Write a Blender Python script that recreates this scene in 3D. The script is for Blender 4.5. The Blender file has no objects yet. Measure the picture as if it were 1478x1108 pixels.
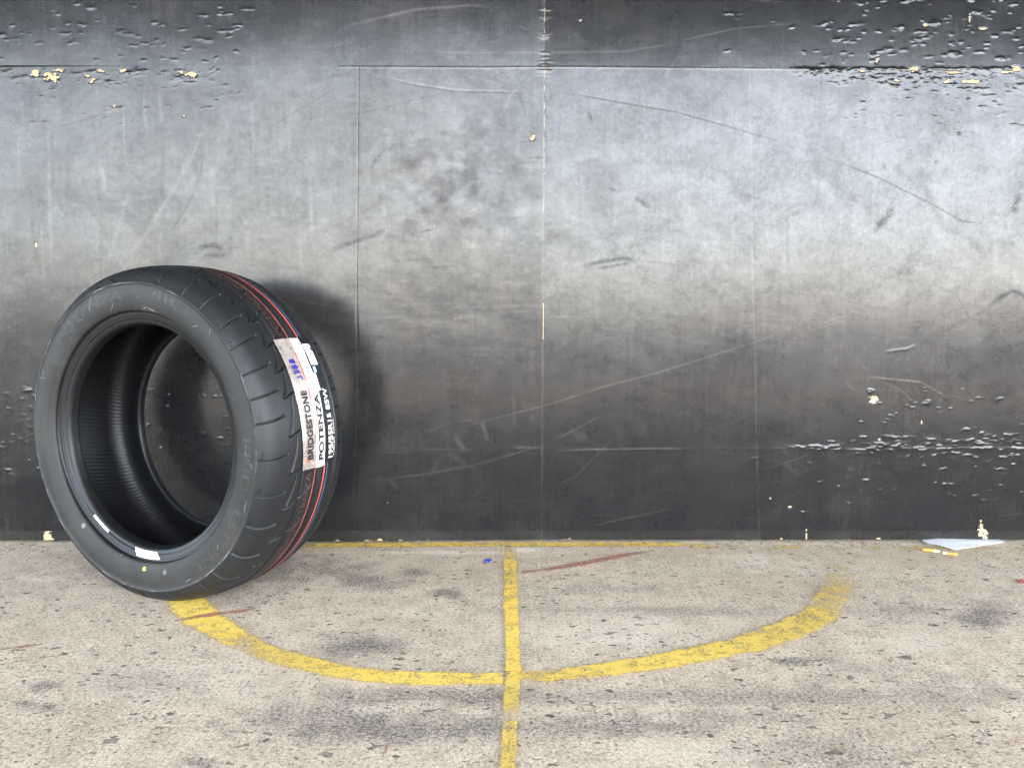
import bpy, math, random
import numpy as np
from mathutils import Vector
R = math.radians
rng = np.random.default_rng(7)
random.seed(7)
scene = bpy.context.scene
COL = scene.collection

# ------------------------------------------------------------------ camera, sky, sun, exposure
F_PX, PITCH, CAM_H = 1195.0, R(-5.277), 0.5195
cam_d = bpy.data.cameras.new('camera')
cam_d.sensor_width = 36.0
cam_d.lens = 36.0 * F_PX / 1478.0
cam_d.clip_start, cam_d.clip_end = 0.02, 4000
cam = bpy.data.objects.new('camera', cam_d)
COL.objects.link(cam)
cam.location = (0, 0, CAM_H)
cam.rotation_euler = (R(90) + PITCH, 0, 0)
scene.camera = cam

SUN_EL, SUN_AZ = R(50), R(153)          # azimuth from +Y towards +X: behind the camera, to the right
world = bpy.data.worlds.new('World')
scene.world = world
world.use_nodes = True
wn = world.node_tree
wn.nodes.clear()
sky = wn.nodes.new('ShaderNodeTexSky')
sky.sky_type = 'NISHITA'
sky.sun_disc = False
sky.sun_elevation = SUN_EL
sky.sun_rotation = SUN_AZ
sky.altitude = 0
sky.air_density = 0.7
sky.dust_density = 1.5
sky.ozone_density = 0.3
wbg = wn.nodes.new('ShaderNodeBackground')
wbg.inputs['Strength'].default_value = 0.15
wo = wn.nodes.new('ShaderNodeOutputWorld')
wsat = wn.nodes.new('ShaderNodeHueSaturation')        # thin overcast: the same sky, greyer all over
wsat.inputs['Saturation'].default_value = 0.6
wsat.inputs['Hue'].default_value = 0.485
wn.links.new(sky.outputs[0], wsat.inputs['Color'])
wn.links.new(wsat.outputs[0], wbg.inputs['Color'])
wn.links.new(wbg.outputs[0], wo.inputs['Surface'])

sun_d = bpy.data.lights.new('sun', 'SUN')
sun_d.energy = 1.2
sun_d.angle = R(14)
sun_d.color = (1.0, 0.95, 0.88)
sun = bpy.data.objects.new('sun', sun_d)
COL.objects.link(sun)
sdir = Vector((math.cos(SUN_EL) * math.sin(SUN_AZ), math.cos(SUN_EL) * math.cos(SUN_AZ), math.sin(SUN_EL)))
sun.rotation_euler = sdir.to_track_quat('Z', 'Y').to_euler()
sun.location = sdir * 20

scene.view_settings.view_transform = 'Standard'
scene.view_settings.look = 'None'
scene.view_settings.gamma = 1
scene.view_settings.exposure = 4.3

# ------------------------------------------------------------------ helpers
def cam_ray(px, py):
    c, s = math.cos(PITCH), math.sin(PITCH)
    tx, ty = (px - 739) / F_PX, (554 - py) / F_PX
    return np.array([tx, c - ty * s, s + ty * c])

def gnd(px, py):
    d = cam_ray(px, py)
    k = -CAM_H / d[2]
    return d[0] * k, d[1] * k

WALL_Y, LEAN, LEFT_K = 1.802, math.tan(R(0.3)), 0.036

def wall_y(x, z, left=False):
    if left == 'top':                       # the long upper left board bridges both boards under it
        return WALL_Y + LEAN * z + 0.0115 * np.minimum(x, 0)
    if left:                                # the board behind the tyre stands a touch proud and square on
        return WALL_Y + LEAN * z + LEFT_K * -0.34 - 0.003 - 0.014 * (x + 0.34)
    return WALL_Y + LEAN * z + LEFT_K * np.minimum(x, 0)

def wall_pt(px, py):
    d = cam_ray(px, py)
    k = (WALL_Y + LEAN * CAM_H) / (d[1] - LEAN * d[2] - (LEFT_K * d[0] if d[0] < 0 else 0))
    return d[0] * k, CAM_H + d[2] * k

def to_px(x, y, z):
    c, s = math.cos(PITCH), math.sin(PITCH)
    dz = z - CAM_H
    Z = y * c + dz * s
    Y = dz * c - y * s
    return 739 + F_PX * x / Z, 554 - F_PX * Y / Z

def link_mesh(name, me, mat=None, parent=None):
    o = bpy.data.objects.new(name, me)
    COL.objects.link(o)
    if mat:
        me.materials.append(mat)
    if parent:
        o.parent = parent
    return o

def tag(o, label=None, cat=None, group=None, kind=None):
    if label: o['label'] = label
    if cat: o['category'] = cat
    if group: o['group'] = group
    if kind: o['kind'] = kind
    return o

def empty(name, loc, rz=0):
    o = bpy.data.objects.new(name, None)
    o.empty_display_size = 0.05
    COL.objects.link(o)
    o.location = loc
    o.rotation_euler = (0, 0, rz)
    return o

def grid_mesh(name, V, smooth=True, closed_u=False, flip=False):
    """V: array (n, m, 3) of vertices -> quad mesh."""
    n, m = V.shape[:2]
    idx = np.arange(n * m).reshape(n, m)
    if closed_u:
        idx = np.concatenate([idx, idx[:1]], 0)
    a, b, c, d = idx[:-1, :-1], idx[1:, :-1], idx[1:, 1:], idx[:-1, 1:]
    q = np.stack([a, b, c, d] if not flip else [a, d, c, b], -1).reshape(-1, 4)
    me = bpy.data.meshes.new(name)
    me.vertices.add(n * m)
    me.vertices.foreach_set('co', V.reshape(-1, 3).astype(np.float32).ravel())
    me.loops.add(q.size)
    me.loops.foreach_set('vertex_index', q.astype(np.int32).ravel())
    me.polygons.add(len(q))
    me.polygons.foreach_set('loop_start', np.arange(0, q.size, 4, dtype=np.int32))
    me.polygons.foreach_set('loop_total', np.full(len(q), 4, dtype=np.int32))
    if smooth:
        me.polygons.foreach_set('use_smooth', np.ones(len(q), dtype=bool))
    me.update(calc_edges=True)
    return me

def grids_mesh(name, grids):
    """several vertex grids, not welded to each other, as one mesh"""
    vs, qs, base = [], [], 0
    for V in grids:
        n, m = V.shape[:2]
        idx = np.arange(n * m).reshape(n, m) + base
        qs.append(np.stack([idx[:-1, :-1], idx[1:, :-1], idx[1:, 1:], idx[:-1, 1:]], -1).reshape(-1, 4))
        vs.append(V.reshape(-1, 3)); base += n * m
    v, q = np.concatenate(vs), np.concatenate(qs)
    me = bpy.data.meshes.new(name)
    me.vertices.add(len(v)); me.vertices.foreach_set('co', v.astype(np.float32).ravel())
    me.loops.add(q.size); me.loops.foreach_set('vertex_index', q.astype(np.int32).ravel())
    me.polygons.add(len(q))
    me.polygons.foreach_set('loop_start', np.arange(0, q.size, 4, dtype=np.int32))
    me.polygons.foreach_set('loop_total', np.full(len(q), 4, dtype=np.int32))
    me.polygons.foreach_set('use_smooth', np.ones(len(q), dtype=bool))
    me.update(calc_edges=True)
    return me

def py_mesh(name, verts, faces, smooth=False):
    me = bpy.data.meshes.new(name)
    me.from_pydata([tuple(map(float, v)) for v in verts], [], faces)
    if smooth:
        me.polygons.foreach_set('use_smooth', np.ones(len(me.polygons), dtype=bool))
    me.update()
    return me

def set_attr(me, name, rgba):
    at = me.attributes.new(name, 'FLOAT_COLOR', 'POINT')
    at.data.foreach_set('color', rgba.astype(np.float32).ravel())

_tabs = {}
def vnoise(x, y, seed=0):
    """smooth value noise in [0,1] on numpy arrays"""
    if seed not in _tabs:
        _tabs[seed] = np.random.default_rng(1000 + seed).random((256, 256))
    T = _tabs[seed]
    xi, yi = np.floor(x).astype(int), np.floor(y).astype(int)
    fx, fy = x - xi, y - yi
    fx, fy = fx * fx * (3 - 2 * fx), fy * fy * (3 - 2 * fy)
    g = lambda i, j: T[i % 256, j % 256]
    return (g(xi, yi) * (1 - fx) + g(xi + 1, yi) * fx) * (1 - fy) + (g(xi, yi + 1) * (1 - fx) + g(xi + 1, yi + 1) * fx) * fy

def fbm(x, y, seed=0, octs=4):
    s, a, t = 0, 1, 0
    for k in range(octs):
        s = s + a * vnoise(x * 2 ** k, y * 2 ** k, seed + k)
        t += a
        a *= 0.5
    return s / t

# ---- shader node helper
class NT:
    def __init__(self, name):
        self.m = bpy.data.materials.new(name)
        self.m.use_nodes = True
        self.t = self.m.node_tree
        self.t.nodes.clear()
        self.out = self.t.nodes.new('ShaderNodeOutputMaterial')
        self.b = self.t.nodes.new('ShaderNodeBsdfPrincipled')
        self.t.links.new(self.b.outputs[0], self.out.inputs['Surface'])
    def put(self, sock, v):
        if hasattr(v, 'is_linked') or isinstance(v, bpy.types.NodeSocket):
            self.t.links.new(v, sock)
        elif isinstance(v, (tuple, list)) and sock.type == 'RGBA' and len(v) == 3:
            sock.default_value = (*v, 1)
        else:
            sock.default_value = v
    def node(self, typ, ins=None, **props):
        n = self.t.nodes.new(typ)
        for k, v in props.items():
            setattr(n, k, v)
        for k, v in (ins or {}).items():
            self.put(n.inputs[k], v)
        return n
    def coords(self, kind='Object'):
        return self.node('ShaderNodeTexCoord').outputs[kind]
    def pos(self):
        return self.node('ShaderNodeNewGeometry').outputs['Position']
    def mapping(self, vec, scale=(1, 1, 1), loc=(0, 0, 0), rot=(0, 0, 0)):
        return self.node('ShaderNodeMapping', {'Vector': vec, 'Scale': scale, 'Location': loc, 'Rotation': rot}).outputs[0]
    def noise(self, vec, scale, detail=4, rough=0.55, dist=0.0):
        return self.node('ShaderNodeTexNoise', {'Vector': vec, 'Scale': scale, 'Detail': detail, 'Roughness': rough, 'Distortion': dist}).outputs[0]
    def math(self, op, a, b=0.0, c=None, clamp=False):
        n = self.node('ShaderNodeMath', operation=op, use_clamp=clamp)
        self.put(n.inputs[0], a)
        self.put(n.inputs[1], b)
        if c is not None: self.put(n.inputs[2], c)
        return n.outputs[0]
    def ramp(self, v, lo, hi, a=0.0, b=1.0, smooth=True):
        n = self.node('ShaderNodeMapRange', interpolation_type='SMOOTHSTEP' if smooth else 'LINEAR', clamp=True)
        for k, x in zip(('Value', 'From Min', 'From Max', 'To Min', 'To Max'), (v, lo, hi, a, b)):
            self.put(n.inputs[k], x)
        return n.outputs[0]
    def mix(self, f, a, b, blend='MIX'):
        n = self.node('ShaderNodeMix', data_type='RGBA', blend_type=blend)
        self.put(n.inputs[0], f)
        self.put(n.inputs[6], a)
        self.put(n.inputs[7], b)
        return n.outputs[2]
    def attr(self, name):
        n = self.node('ShaderNodeAttribute', attribute_name=name)
        s = self.node('ShaderNodeSeparateColor', {'Color': n.outputs['Color']})
        return s.outputs
    def sep(self, v):
        return self.node('ShaderNodeSeparateXYZ', {'Vector': v}).outputs
    def bump(self, h, strength=0.3, dist=0.001):
        return self.node('ShaderNodeBump', {'Height': h, 'Strength': strength, 'Distance': dist}).outputs[0]
    def set(self, **kw):
        names = dict(color='Base Color', rough='Roughness', ior='IOR', normal='Normal', alpha='Alpha', metal='Metallic', spec='Specular IOR Level', coat='Coat Weight', coat_rough='Coat Roughness')
        for k, v in kw.items():
            self.put(self.b.inputs[names[k]], v)
        return self.m

# ------------------------------------------------------------------ materials
def mat_board():
    n = NT('black film faced board')
    P = n.pos()
    w = n.attr('wear_sheen')                     # R dust and warm sheen, G scuff and dimmed sheen, B chip to bare wood
    big = n.noise(P, 2.2, 6, 0.6)
    mid = n.noise(P, 14, 7, 0.68, 0.15)
    vs = n.noise(n.mapping(P, (150, 150, 5)), 1.0, 5, 0.6)
    hs = n.noise(n.mapping(P, (6, 6, 90)), 1.0, 4, 0.6)
    fine = n.noise(P, 420, 3, 0.6)
    haze = n.math('ADD', n.math('MULTIPLY', n.ramp(mid, 0.25, 0.80), 0.34), n.math('MULTIPLY', n.ramp(vs, 0.38, 0.72), 0.30))
    haze = n.math('ADD', haze, n.math('MULTIPLY', n.ramp(hs, 0.45, 0.75), 0.12))
    haze = n.math('MULTIPLY', haze, n.ramp(big, 0.3, 0.65, 0.45, 1.1))
    dust = n.math('ADD', n.math('MULTIPLY', haze, 0.6), w[0], clamp=True)
    dust = n.math('MULTIPLY', dust, n.math('SUBTRACT', 1.0, n.math('MULTIPLY', w[1], 0.9)), clamp=True)
    patch = n.ramp(n.noise(n.mapping(P, (1, 1, 1.4)), 5.5, 7, 0.66, 0.4), 0.42, 0.66)
    dm = n.math('ADD', n.math('MULTIPLY', n.math('MULTIPLY', dust, patch), 0.065), n.math('MULTIPLY', w[0], 0.06), clamp=True)
    c = n.mix(dm, (0.007, 0.0071, 0.0075), (0.46, 0.385, 0.31))
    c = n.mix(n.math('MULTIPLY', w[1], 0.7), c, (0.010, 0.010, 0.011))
    wood = n.mix(n.noise(n.mapping(P, (40, 40, 300)), 1.0, 4), (0.26, 0.175, 0.08), (0.44, 0.345, 0.21))
    chip = n.ramp(w[2], 0.35, 0.6)
    c = n.mix(chip, c, wood)
    r = n.math('ADD', n.math('ADD', 0.155, n.math('MULTIPLY', dust, 0.08)), n.math('MULTIPLY', n.math('SUBTRACT', fine, 0.5), 0.06))
    r = n.math('ADD', r, n.math('MULTIPLY', w[1], 0.16))
    r = n.math('ADD', r, n.math('MULTIPLY', chip, 0.4), clamp=True)
    h = n.math('ADD', n.math('MULTIPLY', fine, 0.25), n.math('MULTIPLY', n.noise(n.mapping(P, (25, 25, 160)), 1.0, 5, 0.6), 0.8))
    cloud = n.noise(P, 7.5, 7, 0.68, 0.8)
    sp = n.math('ADD', n.ramp(cloud, 0.32, 0.68, 0.42, 0.58), n.math('MULTIPLY', n.math('SUBTRACT', vs, 0.5), 0.15))
    sp = n.math('ADD', sp, n.math('MULTIPLY', n.math('SUBTRACT', mid, 0.5), 0.22))
    grit = n.noise(P, 120, 6, 0.72)
    sp = n.math('ADD', sp, n.math('MULTIPLY', n.math('SUBTRACT', grit, 0.5), 0.45))
    blotch = n.noise(n.mapping(P, (1, 1, 1.6)), 30, 7, 0.72, 0.3)
    sp = n.math('ADD', sp, n.math('MULTIPLY', n.math('SUBTRACT', blotch, 0.5), 0.34))
    sp = n.math('MULTIPLY', sp, n.math('ADD', 0.49, n.math('MULTIPLY', w[0], 0.28)))
    film = n.node('ShaderNodeAttribute', attribute_name='wear_sheen').outputs['Alpha']     # warm reflection of the surroundings painted in as specular tint
    n.put(n.b.inputs['Specular Tint'], n.mix(film, (1, 1, 1), (1.0, 0.93, 0.86)))
    sp = n.math('MULTIPLY', sp, n.math('SUBTRACT', 1.0, n.math('MULTIPLY', w[1], 0.5)), clamp=True)
    return n.set(color=c, rough=r, ior=1.62, spec=sp, normal=n.bump(h, 0.09, 0.0004))

def mat_plain(name, col, rough=0.6, var=0.15, scale=60, bump=0.1, ior=1.5, metal=0.0):
    n = NT(name)
    P = n.coords()
    v = n.noise(P, scale, 5, 0.6)
    c = n.mix(n.ramp(v, 0.3, 0.7), tuple(x * (1 - var) for x in col), tuple(min(1, x * (1 + var)) for x in col))
    return n.set(color=c, rough=n.math('ADD', rough - 0.06, n.math('MULTIPLY', v, 0.12)), ior=ior, metal=metal, normal=n.bump(v, bump, 0.0006))

def pits(n, P, scale, thr, size, stretch=(0.62, 1, 1), seed=0.0):
    """irregular pit mask: voronoi cells, only some of them kept, ragged by noise"""
    wob = n.node('ShaderNodeTexNoise', {'Vector': P, 'Scale': scale * 2.2, 'Detail': 3}).outputs['Color']
    V = n.node('ShaderNodeVectorMath', {0: n.mapping(P, stretch, (seed, seed * 1.7, 0)), 1: n.node('ShaderNodeVectorMath', {0: n.node('ShaderNodeVectorMath', {0: wob, 1: (0.5, 0.5, 0.5)}, operation='SUBTRACT').outputs[0], 'Scale': 0.9 / scale}, operation='SCALE').outputs[0]}, operation='ADD').outputs[0]
    vo = n.node('ShaderNodeTexVoronoi', {'Vector': V, 'Scale': scale, 'Randomness': 1.0}, feature='F1', voronoi_dimensions='2D')
    cell = n.node('ShaderNodeSeparateColor', {'Color': vo.outputs['Color']}).outputs
    keep = n.math('GREATER_THAN', cell[0], thr)
    sz = n.math('MULTIPLY', n.ramp(cell[1], 0, 1, 0.35, 1.0, False), size)
    m = n.ramp(n.math('DIVIDE', vo.outputs['Distance'], sz), 0.6, 1.0, 1.0, 0.0)
    return n.math('MULTIPLY', m, keep), cell[2]

def ground_pits(n, P):
    p1, t1 = pits(n, P, 60, 0.62, 0.26, seed=0.3)
    p2, t2 = pits(n, P, 150, 0.46, 0.30, seed=1.9)
    p3, t3 = pits(n, P, 30, 0.88, 0.22, seed=4.1)
    v1 = n.noise(P, 4.5, 3, 0.6)
    v2 = n.noise(n.mapping(P, (1, 1, 1), (3.1, 1.7, 0)), 7.0, 3, 0.6)
    p1 = n.math('MULTIPLY', p1, n.ramp(v1, 0.38, 0.56, 0.3, 1.0))
    p2 = n.math('MULTIPLY', p2, n.ramp(v2, 0.38, 0.58, 0.3, 1.0))
    return p1, p2, p3, t1

def mat_concrete():
    n = NT('worn concrete')
    P = n.pos()
    w = n.attr('stain')                    # R dark stain, G warm stain, B pale scrape
    p1, p2, p3, t = ground_pits(n, P)
    big = n.noise(P, 3.2, 5, 0.6, 0.5)
    mid = n.noise(P, 22, 6, 0.65)
    fine = n.noise(P, 190, 5, 0.7)
    agg = n.noise(P, 520, 3, 0.6)
    c = n.mix(n.ramp(mid, 0.3, 0.7), (0.38, 0.298, 0.212), (0.56, 0.455, 0.335))
    c = n.mix(n.math('MULTIPLY', n.ramp(big, 0.45, 0.7), 0.45), c, (0.34, 0.265, 0.19))
    c = n.mix(n.math('MULTIPLY', n.ramp(fine, 0.50, 0.66), 0.7), c, (0.70, 0.59, 0.45))
    c = n.mix(n.math('MULTIPLY', n.ramp(fine, 0.34, 0.47, 1.0, 0.0), 0.9), c, (0.15, 0.12, 0.092))
    c = n.mix(n.math('MULTIPLY', n.ramp(agg, 0.56, 0.66), 0.6), c, (0.76, 0.67, 0.54))
    c = n.mix(n.math('MULTIPLY', n.ramp(agg, 0.35, 0.44, 1.0, 0.0), 0.7), c, (0.10, 0.09, 0.085))
    c = n.mix(n.math('MULTIPLY', w[1], 0.6), c, (0.30, 0.21, 0.14))
    c = n.mix(n.math('MULTIPLY', w[2], 0.6), c, (0.74, 0.64, 0.51))
    ds = n.math('MULTIPLY', w[0], n.math('ADD', n.ramp(fine, 0.28, 0.60, 1.5, 0.5), n.ramp(agg, 0.4, 0.6, 0.35, -0.1)), clamp=True)
    c = n.mix(n.math('MULTIPLY', ds, 0.92), c, (0.070, 0.066, 0.062))
    pc = n.mix(t, (0.030, 0.027, 0.025), (0.13, 0.105, 0.085))
    c = n.mix(n.math('MULTIPLY', p2, 0.8), c, pc)
    c = n.mix(n.math('MULTIPLY', p1, 0.95), c, pc)
    c = n.mix(n.math('MULTIPLY', p3, 0.7), c, pc)
    h = n.math('ADD', n.math('MULTIPLY', mid, 0.8), n.math('MULTIPLY', fine, 0.7))
    h = n.math('SUBTRACT', h, n.math('ADD', n.math('MULTIPLY', p1, 1.2), n.math('MULTIPLY', p2, 0.7)))
    h = n.math('SUBTRACT', h, n.math('MULTIPLY', p3, 0.8))
    return n.set(color=c, rough=n.ramp(mid, 0.3, 0.7, 0.72, 0.9), normal=n.bump(h, 0.75, 0.0022))

def mat_paint(name, col, wear_lo, wear_hi, dirt=0.35, edge=0.45):
    """thin worn floor paint: UV.x runs along, UV.y across; bare where noise and pits break it"""
    n = NT(name)
    P = n.pos()
    uv = n.sep(n.coords('UV'))
    at = n.attr('fade')
    p1, p2, p3, t = ground_pits(n, P)
    a = n.noise(P, 260, 5, 0.7)
    b = n.noise(P, 30, 5, 0.65)
    ed = n.math('MULTIPLY', n.math('SUBTRACT', 0.5, n.math('ABSOLUTE', n.math('SUBTRACT', uv[1], 0.5))), 2.0)
    v = n.math('ADD', n.math('MULTIPLY', a, 0.55), n.math('MULTIPLY', b, 0.45))
    v = n.math('ADD', v, n.math('MULTIPLY', n.ramp(ed, 0.0, edge, -0.24, 0.0, False), 1.0))
    v = n.math('SUBTRACT', v, n.math('MULTIPLY', at[0], 0.22))
    m = n.ramp(v, wear_lo, wear_hi)
    m = n.math('MULTIPLY', m, n.math('SUBTRACT', 1.0, n.math('MULTIPLY', n.math('MAXIMUM', p1, n.math('MULTIPLY', p2, 0.6)), 0.85)))
    c = n.mix(n.math('MULTIPLY', n.ramp(n.noise(P, 90, 5, 0.7), 0.45, 0.75), dirt), col, tuple(x * 0.45 for x in col))
    c = n.mix(n.math('MULTIPLY', at[1], 0.75), c, (0.10, 0.09, 0.06))
    return n.set(color=c, rough=0.7, alpha=m, normal=n.bump(a, 0.35, 0.001))

def mat_rubber(name, base, dustc, dust_amt, rough, spec=0.5):
    n = NT(name)
    P = n.coords()
    a = n.noise(P, 9, 6, 0.65, 0.8)
    f = n.noise(P, 300, 3, 0.6)
    s = n.noise(n.mapping(P, (30, 30, 30), rot=(0.4, 0.2, 0.7)), 1.0, 6, 0.75, 1.2)
    d = n.math('MULTIPLY', n.ramp(a, 0.35, 0.75), dust_amt)
    d = n.math('ADD', d, n.math('MULTIPLY', n.ramp(s, 0.62, 0.78), dust_amt * 0.8))
    c = n.mix(d, base, dustc)
    r = n.math('ADD', n.math('ADD', rough - 0.08, n.math('MULTIPLY', d, 0.3)), n.math('MULTIPLY', f, 0.14))
    return n.set(color=c, rough=r, spec=spec, normal=n.bump(f, 0.12, 0.0003))

BOARD = mat_board()
CONCRETE = mat_concrete()
ASPHALT = mat_plain('asphalt', (0.05, 0.05, 0.052), 0.85, 0.3, 40, 0.4)
CANOPY = mat_plain('canopy sheet', (0.07, 0.07, 0.073), 0.7, 0.1, 5, 0.05)
BACKING = mat_plain('dark backing', (0.012, 0.012, 0.012), 0.8)
TREAD_M = mat_rubber('tread rubber', (0.0088, 0.0091, 0.0097), (0.062, 0.060, 0.058), 0.09, 0.48, 0.27)
SIDE_M = mat_rubber('sidewall rubber', (0.0110, 0.0101, 0.0090), (0.078, 0.070, 0.062), 0.21, 0.55, 0.30)
BEAD_M = mat_rubber('bead rubber', (0.0052, 0.0054, 0.0058), (0.05, 0.047, 0.043), 0.06, 0.42, 0.28)
LINER_M = mat_rubber('liner rubber', (0.0042, 0.0044, 0.005), (0.02, 0.02, 0.02), 0.05, 0.46, 0.26)
LETTER_M = mat_rubber('moulded letter rubber', (0.018, 0.016, 0.014), (0.10, 0.088, 0.076), 0.22, 0.52, 0.30)
SCUFF_M = mat_rubber('scuffed rubber', (0.16, 0.155, 0.15), (0.30, 0.29, 0.28), 0.3, 0.7)
RED_M = mat_plain('red stripe ink', (0.62, 0.085, 0.06), 0.5, 0.15, 200)
THIN_RED_M = mat_plain('thin red ink', (0.42, 0.10, 0.075), 0.5, 0.3, 200)
DULL_RED_M = mat_plain('dull red ink', (0.075, 0.034, 0.030), 0.55, 0.3, 200)
BLUE_M = mat_plain('blue stripe ink', (0.06, 0.16, 0.36), 0.5, 0.2, 200)
SILVER_M = mat_plain('silver label film', (0.46, 0.39, 0.34), 0.28, 0.25, 35, 0.25, metal=0.55)
WHITE_M = mat_plain('white label paper', (0.72, 0.685, 0.65), 0.42, 0.03, 60, 0.03)
BLACK_M = mat_plain('black label ink', (0.008, 0.008, 0.009), 0.4, 0.1, 60, 0.03)
ORANGE_M = mat_plain('red logo ink', (0.75, 0.10, 0.05), 0.45, 0.05)
PURPLE_M = mat_plain('purple marker ink', (0.022, 0.012, 0.20), 0.5, 0.1)
SKYBLUE_M = mat_plain('pale blue print', (0.30, 0.50, 0.72), 0.45, 0.05)
YELLOW_M = mat_plain('yellow dot paint', (0.75, 0.62, 0.05), 0.5, 0.1)
PAPER_M = mat_plain('scrap paper', (0.56, 0.55, 0.56), 0.7, 0.04, 40, 0.2)
FILTER_M = mat_plain('cigarette filter paper', (0.46, 0.25, 0.05), 0.7, 0.25, 300, 0.2)
CIG_M = mat_plain('cigarette white paper', (0.55, 0.52, 0.46), 0.75, 0.08, 200, 0.2)
BLUEBIT_M = mat_plain('blue plastic', (0.014, 0.034, 0.16), 0.55, 0.15)
REDBIT_M = mat_plain('red plastic', (0.34, 0.10, 0.10), 0.5, 0.2)
YPAINT = mat_paint('yellow floor paint', (0.74, 0.515, 0.095), 0.35, 0.47)
YPAINT_WORN = mat_paint('worn yellow floor paint', (0.60, 0.42, 0.08), 0.35, 0.50, 0.5)
RPAINT = mat_paint('faded red floor paint', (0.36, 0.14, 0.095), 0.36, 0.55, 0.4, 0.6)

# ------------------------------------------------------------------ ground
def build_ground():
    # fine sheet in view (carries the stains), concrete apron round it, asphalt beyond, all butted edge to edge
    x0, x1, y0, y1 = -2.4, 2.4, 0.35, 2.4
    nx, ny = 601, 257
    X, Y = np.meshgrid(np.linspace(x0, x1, nx), np.linspace(y0, y1, ny), indexing='ij')
    Z = 0.003 * (fbm(X * 1.7, Y * 1.7, 3, 3) - 0.5)
    Z = Z * np.clip(np.minimum.reduce([X - x0, x1 - X, Y - y0, y1 - Y]) / 0.1, 0, 1)
    V = np.stack([X, Y, Z], -1)
    px, py = to_px(X, Y, Z)
    dark = np.zeros_like(X); warm = np.zeros_like(X); pale = np.zeros_like(X)
    nz = fbm(X * 40, Y * 40, 20, 4)
    def blot(A, cx, cy, rx, ry, s, rag=0.9):
        q = np.sqrt(((px - cx) / rx) ** 2 + ((py - cy) / ry) ** 2) + (nz - 0.5) * rag * 2
        np.maximum(A, s * np.clip(1.35 - q, 0, 1), out=A)
    for a in [(560, 1052, 230, 20, .75), (440, 1035, 90, 26, .6), (900, 1045, 170, 16, .55), (620, 1004, 200, 14, .6), (1150, 1005, 240, 12, .5),
              (510, 932, 60, 16, .85), (525, 838, 45, 12, .7), (1420, 887, 50, 16, .85), (1250, 965, 60, 9, .3), (1145, 953, 50, 6, .8),
              (1200, 1085, 130, 30, .45), (1350, 1000, 120, 30, .3), (385, 822, 90, 26, .6), (470, 822, 60, 14, .6), (330, 850, 70, 24, .5), (65, 990, 22, 7, .8), (70, 1020, 14, 6, .9),
              (35, 1014, 18, 6, .8), (520, 1038, 90, 14, .8), (1000, 1000, 120, 8, .4), (1300, 880, 70, 12, .4), (880, 850, 90, 6, .3), (940, 880, 200, 5, .35),
              (1030, 885, 140, 4, .4), (200, 985, 80, 16, .25), (290, 1100, 30, 7, .7), (640, 855, 25, 8, .8), (600, 826, 20, 5, .7), (1060, 1035, 110, 10, .4), (700, 1000, 20, 6, .6),
              (160, 820, 70, 22, .3), (720, 1040, 18, 26, .3)]:
        blot(dark, *a)
    for a in [(620, 830, 120, 14, .5), (200, 800, 200, 12, .4), (1000, 800, 300, 12, .5), (1350, 800, 200, 16, .5), (1130, 850, 160, 20, .4), (1300, 1050, 150, 40, .25)]:
        blot(warm, *a)
    for a in [(60, 835, 40, 4, .7), (650, 797, 180, 2.2, .8), (760, 794, 24, 4, .9), (1060, 803, 60, 4, .5), (540, 1020, 40, 6, .4), (1320, 930, 80, 16, .4),
              (870, 910, 160, 26, .45), (830, 960, 60, 9, .4), (310, 980, 200, 40, .25), (590, 885, 40, 5, .6), (1000, 1090, 120, 20, .35), (1090, 807, 24, 8, .5)]:
        blot(pale, *a)
    # strips of tyre black dragged along x
    for (cy, h, s, xa, xb) in [(1048, 9, .55, 380, 1120), (1003, 7, .5, 480, 1250), (885, 4, .3, 880, 1150), (1095, 12, .35, 980, 1300)]:
        wv = cy + 8 * (vnoise(px / 130, py * 0, 33) - 0.5)
        m = np.exp(-((py - wv) / h) ** 2) * np.clip((px - xa) / 120, 0, 1) * np.clip((xb - px) / 120, 0, 1) * (0.5 + nz)
        dark = np.maximum(dark, s * m)
    me = grid_mesh('concrete_ground', V)
    col = np.stack([dark, warm, pale, np.ones_like(dark)], -1)
    set_attr(me, 'stain', col.reshape(-1, 4))
    g = link_mesh('ground', me, CONCRETE)
    tag(g, kind='structure')
    # surround
    def ring(ax0, ax1, ay0, ay1, bx0, bx1, by0, by1, z):
        v = [(ax0, ay0, z), (ax1, ay0, z), (ax1, ay1, z), (ax0, ay1, z), (bx0, by0, z), (bx1, by0, z), (bx1, by1, z), (bx0, by1, z)]
        return v, [(4, 5, 1, 0), (5, 6, 2, 1), (6, 7, 3, 2), (7, 4, 0, 3)]
    v, f = ring(x0, x1, y0, y1, -7, 7, -2.4, 2.6, 0.0)
    me2 = py_mesh('apron', v, f)
    tag(link_mesh('pavement', me2, CONCRETE), kind='structure')
    v, f = ring(-7, 7, -2.4, 2.6, -2500, 2500, -2500, 2500, 0.0)
    tag(link_mesh('road', py_mesh('yard', v, f), ASPHALT), kind='structure')
    return g

GROUND = build_ground()

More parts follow.
